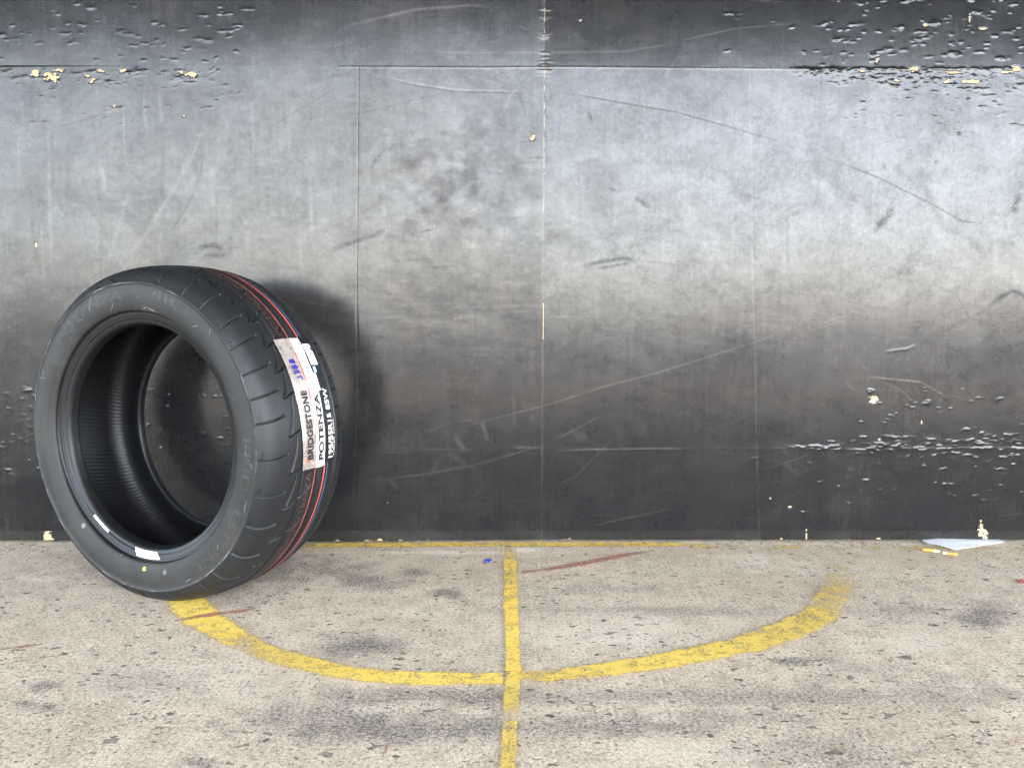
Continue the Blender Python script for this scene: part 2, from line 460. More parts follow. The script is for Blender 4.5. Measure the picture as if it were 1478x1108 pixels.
def ribbon(name, pts, widths, mat, fade=None, dirt=None, z=0.0022, nacross=7, label=None, parent=GROUND):
    """paint band on the ground; pts are ground (x, y)"""
    pts = np.array(pts, float)
    d = np.r_[0, np.cumsum(np.linalg.norm(np.diff(pts, axis=0), axis=1))]
    L = d[-1]
    n = max(12, int(L / 0.012))
    s = np.linspace(0, L, n)
    # smooth resample
    P = np.stack([np.interp(s, d, pts[:, 0]), np.interp(s, d, pts[:, 1])], -1)
    W = np.interp(s, np.linspace(0, L, len(widths)), widths)
    if len(pts) > 2:
        for _ in range(int(0.02 * n) + 2):
            P[1:-1] = (P[:-2] + 2 * P[1:-1] + P[2:]) / 4
    T = np.gradient(P, axis=0)
    T /= np.linalg.norm(T, axis=1)[:, None]
    N = np.stack([-T[:, 1], T[:, 0]], -1)
    wob = 1 + 0.10 * (fbm(s * 30, s * 0, 41, 3) - 0.5)
    t = np.linspace(-0.5, 0.5, nacross)
    XY = P[:, None] + N[:, None] * (t[None, :, None] * (W * wob)[:, None, None])
    Z = np.full(XY.shape[:2], z)
    me = grid_mesh(name, np.concatenate([XY, Z[..., None]], -1), flip=True)
    uvl = me.uv_layers.new(name='UVMap')
    vi = np.empty(len(me.loops), np.int32)
    me.loops.foreach_get('vertex_index', vi)
    U = np.repeat(s / max(L, 1e-6), nacross)
    Vv = np.tile(t + 0.5, n)
    uvl.data.foreach_set('uv', np.stack([U[vi], Vv[vi]], -1).astype(np.float32).ravel())
    fa = np.interp(s / L, np.linspace(0, 1, len(fade)), fade) if fade is not None else np.zeros(n)
    di = np.interp(s / L, np.linspace(0, 1, len(dirt)), dirt) if dirt is not None else np.zeros(n)
    set_attr(me, 'fade', np.stack([np.repeat(fa, nacross), np.repeat(di, nacross), np.zeros(n * nacross), np.ones(n * nacross)], -1))
    o = link_mesh(name, me, mat, parent)
    if label: o['label'] = label
    return o

def gp(*pxs):
    return [gnd(a, b) for a, b in pxs]

def build_markings():
    ribbon('painted_line', gp((736, 788), (737, 830), (738, 880), (740, 930), (741, 975), (739, 1020), (736, 1060), (733, 1108), (729, 1190)),
           [.041, .040, .039, .037, .034, .031, .031, .030, .028, .028], YPAINT,
           fade=[.75, .35, .12, .25, .2, .1, .05, .1, .05, .05, .1, .5, .2, .3, .3], dirt=[.2, .1, .1, .3, .1, 0, 0, 0, 0, .05, .1, .4, .2, .4, .2, .2],
           label='straight yellow line dividing the painted half circle')
    # the half circle, left piece then right piece
    ribbon('painted_arc', gp((252, 835), (268, 868), (290, 893), (330, 918), (380, 942), (430, 957), (480, 969), (540, 978), (620, 982), (726, 981)),
           [.074, .078, .084, .080, .072, .064, .060, .057, .054, .050], YPAINT, z=0.0030,
           fade=[.0, .0, .0, .0, .0, .2, .45, .15, .15, .2, .1, .1, .15], dirt=[0, 0, 0, 0, .0, .1, .25, .1, 0, 0, .1], label='bold yellow left half of the painted arc')
    ribbon('painted_arc', gp((748, 980), (830, 974), (920, 962), (1000, 948), (1080, 931), (1150, 907), (1180, 890), (1200, 865), (1213, 840), (1222, 815), (1228, 796)),
           [.054, .058, .064, .072, .082, .090, .090, .086, .080, .074, .066], YPAINT, z=0.0030,
           fade=[.4, .2, .1, .1, .1, .15, .15, .2, .3, .45, .42, .55, .75, .95, 1.0], dirt=[.25, .1, .1, .1, .15, .2, .25, .3, .3, .3, .3], label='worn right half of the painted arc')
    ribbon('painted_line', gp((425, 789), (560, 788), (740, 787), (900, 787), (1020, 788)), [.044, .042, .046, .042, .036], YPAINT_WORN, z=0.0036,
           fade=[.2, .05, .0, .05, .1, .0, .2, .1, .35], label='thin yellow band along the foot of the boards')
    ribbon('painted_line', gp((1010, 790), (1130, 790), (1300, 792), (1478, 792)), [.05, .05, .05, .05], YPAINT_WORN, z=0.0026,
           fade=[.5, .75, .45, .8, .6, .5, .8, .5], label='worn faint yellow band at the right foot of the boards')
    red = [((752, 828), (800, 822), (850, 813), (900, 803), (945, 796), [.022, .034, .038, .036, .026], [.2, .1, .0, .1, .4]),
           ((252, 898), (290, 891), (330, 886), (370, 880), [.012, .026, .022, .010], [.1, .0, .0, .1]),
           ((0, 940), (30, 936), (70, 930), [.010, .018, .008], [.2, .1, .3]),
           ((0, 962), (40, 955), (92, 947), [.012, .016, .008], [.4, .2, .4]),
           ((200, 915), (235, 911), [.006, .004], [.5, .5]),
           ((430, 880), (470, 876), [.018, .010], [.3, .4]),
           ((572, 1010), (578, 1030), (570, 1045), [.004, .006, .004], [.6, .5, .6]),
           ((553, 1100), (557, 1084), (562, 1072), [.010, .008, .004], [.25, .3, .5]),
           ((625, 832), (642, 830), [.012, .006], [.5, .5]), ((1440, 1082), (1478, 1070), (1500, 1060), [.016, .022, .02], [.6, .5, .5]),
           ((590, 940), (594, 925), (597, 912), [.004, .005, .004], [.6, .6, .6]),
           ((1425, 828), (1450, 834), (1478, 840), [.004, .008, .006], [.6, .5, .5])]
    for r in red:
        ribbon('red_paint_streak', gp(*r[:-2]), r[-2], RPAINT, fade=r[-1], z=0.0034, nacross=4)
build_markings()

# ------------------------------------------------------------------ wall of boards
WALL = empty('board_wall', (0, WALL_Y, 0))
tag(WALL, 'scuffed black board wall behind the tyre with dents and scratches', 'wall')

class Painter:
    """numpy painting of relief and wear over the vertices of one board; coordinates are the photo's pixels mapped onto the board"""
    def __init__(self, px, py):
        self.px, self.py = px, py
        self.h = np.zeros_like(px)          # relief towards the viewer, metres
        self.dust = np.zeros_like(px); self.dark = np.zeros_like(px); self.chip = np.zeros_like(px)
        self.x0, self.x1, self.y0, self.y1 = px.min(), px.max(), py.min(), py.max()
        # rows and columns are nearly axis aligned: index ranges for fast windows
        self.cx = px.mean(1); self.cy = py.mean(0)
    def win(self, ax, bx, ay, by):
        if bx < self.x0 or ax > self.x1 or by < self.y0 or ay > self.y1:
            return None
        ix = np.nonzero((self.cx >= ax - 6) & (self.cx <= bx + 6))[0]
        iy = np.nonzero((self.cy >= ay - 6) & (self.cy <= by + 6))[0]
        if len(ix) == 0 or len(iy) == 0: return None
        return slice(ix[0], ix[-1] + 1), slice(iy[0], iy[-1] + 1)
    def lens(self, cx, cy, L, W, hgt, ang=0.0, sharp=0.0):
        w = self.win(cx - L, cx + L, cy - L * abs(ang) - W * 3, cy + L * abs(ang) + W * 3)
        if w is None: return
        dx = self.px[w] - cx; dy = self.py[w] - cy - ang * dx + 2.0 * (vnoise(self.px[w] / 4.5, self.py[w] / 9, 61) - 0.5)
        u = np.clip(1 - (dx / (L * 0.5)) ** 2, 0, 1)
        q = np.where(dy < 0, -dy / (W * (1 - sharp * 0.6)), dy / (W * (1 + sharp)))
        self.h[w] += 0.62 * hgt * np.sqrt(u) * np.exp(-q * q)
    def stroke(self, arr, pts, wd, s, taper=True, rag=0.0, hgt=0.0, mode='max'):
        pts = np.array(pts, float)
        w = self.win(pts[:, 0].min() - wd * 3, pts[:, 0].max() + wd * 3, pts[:, 1].min() - wd * 3, pts[:, 1].max() + wd * 3)
        if w is None: return
        X, Y = self.px[w], self.py[w]
        best = np.full(X.shape, 1e9); tt = np.zeros_like(X)
        n = len(pts) - 1
        for i in range(n):
            a, b = pts[i], pts[i + 1]
            ab = b - a
            t = np.clip(((X - a[0]) * ab[0] + (Y - a[1]) * ab[1]) / (ab @ ab + 1e-9), 0, 1)
            d = np.hypot(X - a[0] - t * ab[0], Y - a[1] - t * ab[1])
            m = d < best
            best = np.where(m, d, best); tt = np.where(m, (i + t) / n, tt)
        prof = np.exp(-(best / wd) ** 2)
        if taper: prof = prof * np.clip(np.sin(np.pi * np.clip(tt, 0.02, 0.98)) * 1.6, 0, 1)
        if rag > 0: prof = prof * np.clip(1 - rag + rag * 2 * vnoise(X / 3.1, Y / 2.3, 57), 0, 1.2)
        if arr is not None:
            v = getattr(self, arr)
            if mode == 'max': v[w] = np.maximum(v[w], s * prof)
            else: v[w] += s * prof
        if hgt: self.h[w] += 0.4 * hgt * prof

# shared lists of marks, made once (photo pixels)
LENS = []
def lens_field(n, x0, x1, y0, y1, Lr, Wr, hr, yfun=None, ang=0.0, angsd=0.03):
    for _ in range(n):
        x = rng.uniform(x0, x1)
        y = rng.uniform(y0, y1) if yfun is None else yfun(x)
        q = rng.random() ** 2.2
        L = 0.7 * Lr[0] * (Lr[1] / Lr[0]) ** q
        k = 1 if rng.random() < .45 else 3
        for j in range(k):                      # often a ragged little cluster
            LENS.append((x + (j > 0) * rng.normal(0, L * .45), y + (j > 0) * rng.normal(0, 2.0), L * (1 if j == 0 else rng.uniform(.35, .9)), rng.uniform(*Wr) * (.75 + .5 * q), rng.uniform(*hr) * rng.uniform(.4, 1.0), ang + rng.normal(0, angsd * 1.6), rng.uniform(-.4, .5)))
# swollen veneer, top right
lens_field(105, 1190, 1500, -30, 92, (8, 30), (1.1, 2.1), (.0005, .0012))
lens_field(16, 1040, 1250, 10, 95, (8, 30), (1.2, 2.0), (.0004, .0008))
lens_field(230, 1150, 1500, 0, 0, (8, 40), (1.2, 2.4), (.0003, .0008), yfun=lambda x: 100 + abs(rng.normal(0, 1)) * (4 + 26 * max(0, (x - 1150) / 330)), ang=0.06, angsd=0.06)
for a in range(14):
    LENS.append((1150 + 27 * a + rng.uniform(-8, 8), 99.5, rng.uniform(26, 60), 2.2, rng.uniform(.0006, .0011), 0.0, .4))
lens_field(60, 1220, 1500, 120, 195, (10, 40), (1.0, 1.8), (.0002, .0005), ang=0.12)
lens_field(16, 1230, 1420, 170, 240, (8, 30), (1.0, 1.6), (.0003, .0006), ang=0.14)
# top left
lens_field(60, -20, 360, 0, 92, (8, 30), (1.1, 2.0), (.0003, .0007), yfun=lambda x: rng.uniform(5, 92))
lens_field(80, -20, 330, 0, 0, (8, 40), (1.1, 2.2), (.0002, .0006), yfun=lambda x: 101 + abs(rng.normal(0, 1)) * 14, ang=-0.03, angsd=0.06)
lens_field(26, 20, 360, 120, 180, (8, 26), (1.0, 1.8), (.0003, .0006), ang=-0.08, angsd=0.08)
# bottom right
lens_field(110, 1150, 1500, 0, 0, (9, 38), (1.0, 1.8), (.0005, .0012), yfun=lambda x: 645 + rng.normal(0, 1) * (2 + 10 * max(0, (x - 1170) / 300)))
lens_field(110, 1240, 1500, 560, 735, (7, 26), (0.9, 1.7), (.0004, .0010), ang=-0.06, angsd=0.07)
lens_field(34, 1070, 1280, 650, 760, (9, 26), (0.9, 1.4), (.0003, .0006), ang=-0.02)
# low left, seen beside and through the tyre
lens_field(44, 205, 350, 560, 660, (7, 22), (1.1, 2.0), (.0004, .0009))
lens_field(50, -20, 62, 560, 700, (7, 24), (1.1, 2.0), (.0004, .0009))
lens_field(40, 60, 205, 560, 720, (7, 24), (1.1, 2.0), (.0004, .0009))
lens_field(12, 380, 470, 690, 770, (8, 24), (1.0, 1.6), (.0003, .0005))

STROKES = []      # (array, pts, width, strength, taper, rag, relief)
def S(arr, pts, wd, s, taper=True, rag=0.3, hgt=0.0): STROKES.append((arr, pts, wd, s, taper, rag, hgt))
# long scratches picked from the photograph
S('dust', [(490, 42), (540, 28), (600, 14), (680, 8), (720, 12)], 2.2, .55)
S('dust', [(545, 110), (600, 122), (660, 131), (720, 132), (760, 134)], 1.6, .75, hgt=-.0003)
S('dust', [(590, 70), (660, 77), (780, 76), (900, 75), (990, 60)], 1.4, .55)
S('dust', [(640, 103), (690, 112), (740, 128)], 1.2, .4)
S('dark', [(490, 168), (540, 160), (600, 144), (660, 130)], 1.2, .5)
S('dust', [(718, 172), (730, 155), (735, 140), (752, 122)], 2.2, .6)
S('dark', [(745, 130), (755, 150), (760, 180)], 2.0, .35)
S('dark', [(990, 65), (950, 108), (1478, 210)], 0.8, .0)
S('dark', [(800, 130), (880, 145), (978, 162), (1060, 185), (1150, 212)], 1.0, .7, hgt=-.0003)
S('dark', [(1185, 224), (1260, 253), (1330, 287), (1390, 320), (1420, 322)], 1.2, .8, hgt=-.0004)
S('dust', [(978, 60), (1060, 42), (1160, 32)], 1.2, .5)
S('dust', [(940, 128), (960, 110), (985, 75)], 1.6, .45)
S('dark', [(580, 340), (640, 328), (720, 318), (778, 311)], 1.4, .6)
S('dark', [(470, 365), (500, 352), (540, 340), (558, 328)], 4.0, .65, rag=.5)
S('dark', [(600, 388), (640, 384), (665, 383)], 2.4, .5)
S('dark', [(842, 384), (870, 377), (900, 373), (918, 375)], 3.0, .95, rag=.5)
S('dark', [(860, 388), (890, 383), (915, 378)], 1.8, .7, rag=.5)
S('dark', [(918, 376), (960, 380), (990, 384)], 1.4, .35)
S('dark', [(848, 160), (852, 168), (854, 177)], 1.8, .8)
S('dark', [(914, 283), (928, 292), (940, 303)], 3.6, .7, rag=.6)
S('dark', [(880, 272), (892, 277)], 1.4, .8)
S('dark', [(1264, 330), (1276, 318), (1292, 298)], 5.0, 1.0, rag=.8)
S('dark', [(1262, 334), (1270, 326)], 3.0, .9, rag=.6)
S('dark', [(1476, 275), (1466, 295), (1462, 310)], 5.0, .8, rag=.9)
S('dark', [(1426, 442), (1446, 428), (1462, 420), (1478, 426), (1500, 432)], 3.0, 1.0, rag=.5)
S('dark', [(1345, 410), (1380, 424), (1400, 460), (1420, 446)], 1.6, .4)
S('dark', [(1284, 229), (1300, 250), (1320, 262)], 5, .25, rag=.6)
S('dark', [(1318, 225), (1340, 280), (1362, 330), (1400, 345), (1425, 375)], 5, .3, rag=.9)
S('dark', [(1312, 490), (1320, 478), (1330, 468)], 2.6, .7, rag=.6)
S('dark', [(1252, 480), (1280, 490)], 2.4, .6, rag=.5)
S('dark', [(1276, 508), (1310, 504), (1322, 498)], 1.8, .8, hgt=.0006)
S('dark', [(1230, 518), (1280, 526), (1330, 538)], 2.2, .6, rag=.5)
S('dust', [(1244, 543), (1290, 548), (1330, 552), (1370, 575)], 1.3, .7, hgt=.0003)
S('dust', [(1270, 550), (1300, 562), (1320, 580)], 1.0, .6)
S('dark', [(150, 460), (170, 440), (200, 424)], 2.0, .3)
S('dark', [(285, 358), (310, 354), (325, 362)], 4.5, .9, rag=.5)
S('dark', [(292, 370), (330, 366)], 3.5, .6, rag=.7)
S('dark', [(440, 178), (420, 130), (450, 155), (447, 190)], 1.8, .25)
S('dark', [(380, 190), (420, 165), (490, 125)], 1.0, .5)
S('dark', [(60, 186), (110, 178), (160, 160)], 1.0, .5)
S('dark', [(240, 345), (270, 300), (290, 250), (296, 200)], 1.2, .4)
for (x, a, b, w) in [(27, 195, 255, 1.6), (72, 160, 400, 2.2), (150, 240, 284, 2.4), (364, 128, 228, 1.8), (448, 240, 350, 2.4), (60, 300, 420, 1.6), (210, 120, 200, 2.2), (180, 150, 250, 1.6), (232, 130, 180, 2)]:
    S('dust', [(x - 2, a), (x + rng.uniform(-2, 2), (a + b) / 2), (x + 3, b)], w, .6)
S('dust', [(300, 170), (286, 205), (270, 240), (240, 290), (210, 340), (155, 400)], 3.0, .55)
S('dust', [(190, 265), (170, 330), (150, 395)], 3.0, .5)
S('dark', [(238, 200), (232, 280), (205, 340)], 5, .25, rag=.6)
# lower grey half
S('dust', [(660, 618), (720, 602), (790, 584), (870, 558), (930, 543), (1000, 522), (1100, 490), (1130, 480)], 1.1, .75)
S('dust', [(520, 695), (600, 686), (680, 672), (740, 655), (790, 640)], 1.2, .7)
S('dust', [(790, 652), (850, 649), (940, 648), (1010, 648)], 1.2, .6, hgt=.0003)
S('dust', [(740, 645), (780, 646)], 1.3, .8); S('dust', [(540, 644), (620, 648), (700, 648)], 1.1, .5)
S('dust', [(540, 653), (600, 652)], 1.1, .5)
S('dust', [(800, 634), (830, 620), (870, 598)], 1.2, .6)
S('dust', [(610, 625), (650, 610), (690, 604)], 1.0, .5)
S('dust', [(800, 700), (830, 688), (870, 648), (900, 622)], 1.0, .5)
S('dust', [(850, 760), (900, 748), (990, 730)], 1.0, .6); S('dust', [(900, 745), (850, 742)], 1.0, .4)
S('dust', [(656, 628), (664, 640), (672, 652)], 3.4, .75, rag=.2); S('dust', [(694, 606), (700, 622), (704, 638)], 2.6, .75, rag=.2)
S('dust', [(740, 560), (742, 590), (743, 618)], 2.0, .5); S('dust', [(766, 600), (768, 608)], 2.4, .5)
for k in range(3): S('dust', [(828 + 6 * k, 622), (833 + 6 * k, 630), (837 + 5 * k, 640)], 1.8, .55)
for k in range(5): S('dust', [(555 + 12 * k, 628), (557 + 14 * k, 650)], 3.5, .22, rag=.8)
S('dust', [(640, 650), (670, 668), (690, 680)], 3.5, .4, rag=.6); S('dust', [(615, 690), (632, 672), (625, 660)], 3.5, .3, rag=.7)
S('dust', [(900, 610), (912, 600), (925, 612), (932, 625)], 7, .28, rag=.4); S('dust', [(890, 600), (895, 640), (905, 655)], 5, .25, rag=.7)
S('dust', [(560, 688), (570, 700), (575, 706)], 2.4, .4); S('dust', [(1094, 660), (1130, 668), (1160, 690)], 3, .2, rag=.6)
S('dust', [(1095, 680), (1150, 662), (1170, 655)], 1.0, .5)
S('dust', [(1215, 545), (1230, 560), (1240, 566)], 2.6, .35, rag=.6)
for k in range(16):                                       # rubber tread print, low centre
    S('dark', [(735 + 3.4 * k, 716 + rng.uniform(-2, 2)), (737 + 3.4 * k, 730)], 0.9, .6, rag=.2)
# arcs rubbed by hands and balls round the middle
def arc(cx, cy, rx, ry, a0, a1, n=9):
    return [(cx + rx * math.cos(R(a0 + (a1 - a0) * i / n)), cy + ry * math.sin(R(a0 + (a1 - a0) * i / n))) for i in range(n + 1)]
for k in range(60):
    r = rng.uniform(25, 95); a0 = rng.uniform(0, 360)
    S('dark' if k % 3 else 'dust', arc(640 + rng.normal(0, 10), 258 + rng.normal(0, 10), r * 1.25, r * 0.8, a0, a0 + rng.uniform(15, 50)), rng.uniform(1.2, 3.2), rng.uniform(.12, .42), rag=.85)
for k in range(26):
    x, y = rng.uniform(680, 780), rng.uniform(200, 280)
    S('dark', [(x - rng.uniform(15, 35), y + 2), (x + rng.uniform(10, 30), y)], 1.3, rng.uniform(.25, .65), rag=.6)
for k in range(120):                                      # sweeps in the band below the bright zone
    x, y = rng.uniform(500, 800), rng.normal(455, 28)
    l = rng.uniform(15, 60)
    S('dark' if rng.random() < .65 else 'dust', [(x - l, y + rng.uniform(-2, 4)), (x, y - 1), (x + l, y + rng.uniform(-4, 2))], rng.uniform(1.2, 3.5), rng.uniform(.1, .4), rag=.7)
for k in range(200):                                      # random short scuffs and scratches anywhere
    x, y = rng.uniform(0, 1478), rng.uniform(0, 770)
    a = rng.choice([rng.normal(0, .3), rng.normal(1.5, .25), rng.uniform(-1.5, 1.5)]); l = rng.uniform(6, 34)
    S('dark' if rng.random() < (.55 if y < 450 else .3) else 'dust', [(x - l * math.cos(a), y - l * math.sin(a)), (x + rng.normal(0, 2), y), (x + l * math.cos(a), y + l * math.sin(a))], rng.uniform(.6, 1.5), rng.uniform(.08, .34), rag=.6)
for k in range(90):                                       # vertical wipe marks
    x, y = rng.uniform(0, 1478), rng.uniform(120, 420); l = rng.uniform(15, 90)
    S('dust' if rng.random() < .6 else 'dark', [(x, y - l), (x + rng.normal(0, 2), y), (x + rng.normal(0, 4), y + l)], rng.uniform(1.0, 3.0), rng.uniform(.1, .3), rag=.6)
for (hx, hy, sc, st) in [(630, 305, 1, .75), (565, 330, 1, .6), (630, 332, 1, .5), (675, 352, .9, .6), (745, 372, 1, .55), (906, 342, .9, .75), (993, 305, 1.1, .5), (975, 325, .8, .6), (640, 275, .8, .5), (530, 425, 1.1, .4)]:
    for k in range(4):                                    # finger wipes
        x = hx + (k - 1.5) * 5 * sc
        S('dust', [(x - 1, hy - 9 * sc + abs(k - 1.2) * 3), (x, hy), (x + 1, hy + 9 * sc)], 1.7 * sc, st, rag=.15)
# crease lines
S('dark', [(1278 / 2 + 500, 1), (1139, 0)], 0.5, 0)
S('dust', [(490, 97), (700, 98), (790, 97), (1000, 99), (1150, 100)], 1.1, .6, taper=False, rag=.5, hgt=.0004)
for k in range(34):                                       # short flicks across the open joint
    y = rng.uniform(12, 112) if k % 3 else rng.uniform(90, 106); l = rng.uniform(3, 15)
    S('dust', [(787 - l, y + rng.normal(0, 1)), (787, y), (787 + l * rng.uniform(.4, 1.2), y + rng.normal(0, 1))], 1.2, rng.uniform(.4, .9), hgt=.0003)
CHIPS = []        # (cx, cy, rx, ry) chips down to bare wood
for c in [(76, 112, 11, 6), (70, 107, 5, 3), (50, 106, 9, 4), (85, 101, 7, 3), (133, 116, 5, 3.5), (145, 102, 7, 2), (177, 102, 4, 3), (276, 107, 10, 4), (262, 105, 5, 3), (127, 110, 4, 2), (20, 104, 4, 1.5),
          (1375, 105, 11, 2.6), (1367, 118, 5, 3), (1404, 118, 13, 2.8), (1294, 117, 4, 2), (1266, 86, 1.6, 7), (1336, 37, 4, 3), (1400, 30, 1.6, 8), (1418, 42, 5, 2), (1320, 100, 9, 3), (1245, 103, 7, 2), (1466, 100, 10, 4), (1450, 104, 6, 2),
          (1261, 576, 6, 5), (1330, 608, 2, 2.5), (1269, 633, 2.4, 2), (1141, 731, 4, 1.6), (1112, 719, 1.4, 1.4), (768, 200, 3.5, 5), (770, 196, 3, 3), (265, 168, 2, 2), (165, 153, 2, 2), (52, 355, 1.5, 5), (838, 30, 1.4, 1.4), (560, 725, 1, 1),
          (68, 779, 7, 13), (64, 775, 2, 14), (72, 776, 2, 16), (8, 787, 4, 5), (1417, 765, 4.5, 13), (1421, 774, 6, 9), (1440, 777, 2, 6), (1450, 780, 9, 1.8), (1458, 779, 3, 3), (1128, 779, 2.2, 2.4), (1268, 778, 3, 4), (1265, 781, 6, 1.6), (1164, 772, 1.2, 9),
          (815, 780, 6, 2.6), (822, 779, 2, 3.6), (790, 780.5, 12, 1.2), (540, 781, 9, 1.6), (528, 781, 3, 2.6), (548, 780, 3, 2.4), (563, 782, 4, 1.6), (610, 782, 6, 1.2), (895, 780, 22, 1.3), (960, 780, 9, 1.0), (1090, 780, 5, 1.0), (1180, 780, 14, 1.2), (1230, 780, 8, 1.2), (1330, 780, 10, 1), (1390, 779, 8, 1.2), (700, 781, 7, 1)]:
    CHIPS.append(c)
for k in range(40): CHIPS.append((rng.uniform(0, 1478), 780.5 + rng.normal(0, .6) + max(0, (500 - rng.uniform(0, 1478))) * 0, rng.uniform(1, 5), rng.uniform(.6, 1.6)))

def seam_x(px_top, y_top, px_bot, y_bot, z):
    xa, za = wall_pt(px_top, y_top); xb, zb = wall_pt(px_bot, y_bot)
    return xb + (xa - xb) * (z - zb) / (za - zb)

ZC = wall_pt(1000, 97)[1]                 # height of the horizontal crease
XL, XR, ZT, ZB = wall_pt(-70, 500)[0], wall_pt(1548, 500)[0], wall_pt(739, -60)[1], 0.006
SEAMS = {'a': lambda z: seam_x(518, 150, 513, 780, z), 'b': lambda z: seam_x(786, 20, 782, 770, z), 'c': lambda z: seam_x(1083, 140, 1095, 770, z),
         'L': lambda z: XL + 0 * z, 'R': lambda z: XR + 0 * z}
GAP = 0.00006

def board(left, right, z0, z1, tilt=0.0, seed=0, cells=0.0028, cellz=0.0014, label=None):
    nz = max(4, int((z1 - z0) / cellz)); zc = np.linspace(z0, z1, nz)
    xl = SEAMS[left](zc) + GAP * (left in 'abc'); xr = SEAMS[right](zc) - GAP * (right in 'abc')
    nx = max(4, int((xr.mean() - xl.mean()) / cells))
    t = np.linspace(0, 1, nx)[:, None]
    X = xl[None] * (1 - t) + xr[None] * t
    Z = np.broadcast_to(zc[None], X.shape).copy()
    plane = 'top' if (left, right) == ('L', 'b') else right == 'a'
    Y = wall_y(X, Z, plane) + tilt * (Z - z0)
    px, py = to_px(X, Y, Z)
    p = Painter(px, py)
    for a in LENS: p.lens(*a)
    # lumps break up in a noise so that they are never clean lenses
    p.h *= np.clip(2.4 * fbm(px / 6, py / 3.2, 70, 3) - 0.35, 0.1, 1.7)
    for (arr, pts, wd, s, tp, rag, hg) in STROKES:
        if s > 0: p.stroke(arr, pts, wd, s * ((.65 if np.mean([q[1] for q in pts]) < 470 else .48) if arr == 'dust' else .75), tp, rag, hg)
    nr = fbm(px / 4, py / 2.6, 80, 4)
    for (cx, cy, rx, ry) in CHIPS:
        w = p.win(cx - rx * 2, cx + rx * 2, cy - ry * 2, cy + ry * 2)
        if w is None: continue
        q = np.hypot((px[w] - cx) / (rx * 0.82), (py[w] - cy) / (ry * 0.85)) + (nr[w] - 0.5) * 2.6
        m = np.clip((1.15 - q) * 2.5, 0, 1)
        p.chip[w] = np.maximum(p.chip[w], m); p.h[w] -= 0.0009 * m
    # seam edges: pale rubbed arris
    for key, side in ((left, xl), (right, xr)):
        if key not in 'abc': continue
        d = np.abs(X - side[None]) * 660
        worn = {'a': .25, 'b': .55, 'c': .45}[key]
        vv = np.clip(fbm(py / 25, py * 0 + seed, 90, 3) * 1.4 - .1, 0, 1)
        p.dust = np.maximum(p.dust, worn * vv * np.exp(-(d / 0.9) ** 2))
        if key == 'b':
            p.chip = np.maximum(p.chip, np.where((py < 312) & (vnoise(py / 9, py * 0, 92) > .4), 1, 0) * (d < 1.1) * 0.75 * (left == 'b'))
            p.chip = np.maximum(p.chip, ((py > 438) & (py < 490)) * (d < 1.4) * (left == 'b') * 1.0)
        p.h -= 0.00015 * np.exp(-(d / 1.6) ** 2)
    # the two horizontal joints of the core show through the film
    d = np.abs(py - (648 + 1.2 * np.sin(px / 60)))
    on = np.clip((px - 640) / 80, 0, 1) * 0.5 + np.clip((px - 1060) / 120, 0, 1)
    p.h += 0.00016 * on * np.exp(-(d / 2.0) ** 2)
    # warm grey reflection painted into the left middle as dust, foot strip scuffed
    band = np.exp(-((np.where(px < 420, (px - 420) / 700, (px - 420) / 400)) ** 2 + ((py - 260) / 230) ** 2))
    p.dust = p.dust + 0.30 * band * (0.5 + fbm(px / 60, py / 60, 95, 4))
    p.dust = p.dust + 0.15 * np.clip((py - 764) / 3, 0, 1) * (0.5 + nr)
    p.dust = p.dust + 0.10 * np.exp(-(((px - 1150) / 250) ** 2 + ((py - 300) / 160) ** 2))
    # rubbed middle patch, its dimmer reflection painted in as dark matte tone
    rub_dim = np.exp(-(((px - 655) / 125) ** 2 + ((py - 262) / 95) ** 2)) + .5 * np.exp(-(((px - 640) / 150) ** 2 + ((py - 440) / 40) ** 2))
    p.dark = np.maximum(p.dark, 0.75 * rub_dim * np.clip(2.2 * fbm(px / 22, py / 16, 140, 5) - 0.55, 0, 1))
    # board never quite flat
    h = p.h + 0.0016 * (fbm(X * 3, Z * 3, 100 + seed, 2) - 0.5) + 0.00012 * (fbm(X * 22, Z * 30, 110 + seed, 3) - 0.5)
    edge = np.clip(np.minimum(X - xl[None], xr[None] - X) / 0.004, 0, 1)
    h -= 0.00012 * (1 - edge)
    V = np.stack([X, Y - h, Z], -1)
    # returned edges 15 mm deep all round
    n, m = V.shape[:2]
    def off(v): v = v.copy(); v[..., 1] = wall_y(v[..., 0], v[..., 2], plane) + 0.015; return v
    edges = [np.concatenate([off(V[:1]), V[:1]], 0), np.concatenate([V[-1:], off(V[-1:])], 0),
             np.concatenate([off(V[:, :1]), V[:, :1]], 1), np.concatenate([V[:, -1:], off(V[:, -1:])], 1)]
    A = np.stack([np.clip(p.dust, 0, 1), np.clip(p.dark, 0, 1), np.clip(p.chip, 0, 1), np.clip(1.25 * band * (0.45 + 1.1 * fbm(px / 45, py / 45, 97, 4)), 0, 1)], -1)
    ea = [np.repeat(A[:1], 2, 0), np.repeat(A[-1:], 2, 0), np.repeat(A[:, :1], 2, 1), np.repeat(A[:, -1:], 2, 1)]
    parts = [V] + edges
    for q in parts: q[..., 1] -= WALL_Y
    me = grids_mesh('board_mesh', parts)
    set_attr(me, 'wear_sheen', np.concatenate([A.reshape(-1, 4)] + [q.reshape(-1, 4) for q in ea]))
    o = link_mesh('board', me, BOARD, WALL)
    if label: o['label'] = label
    return o

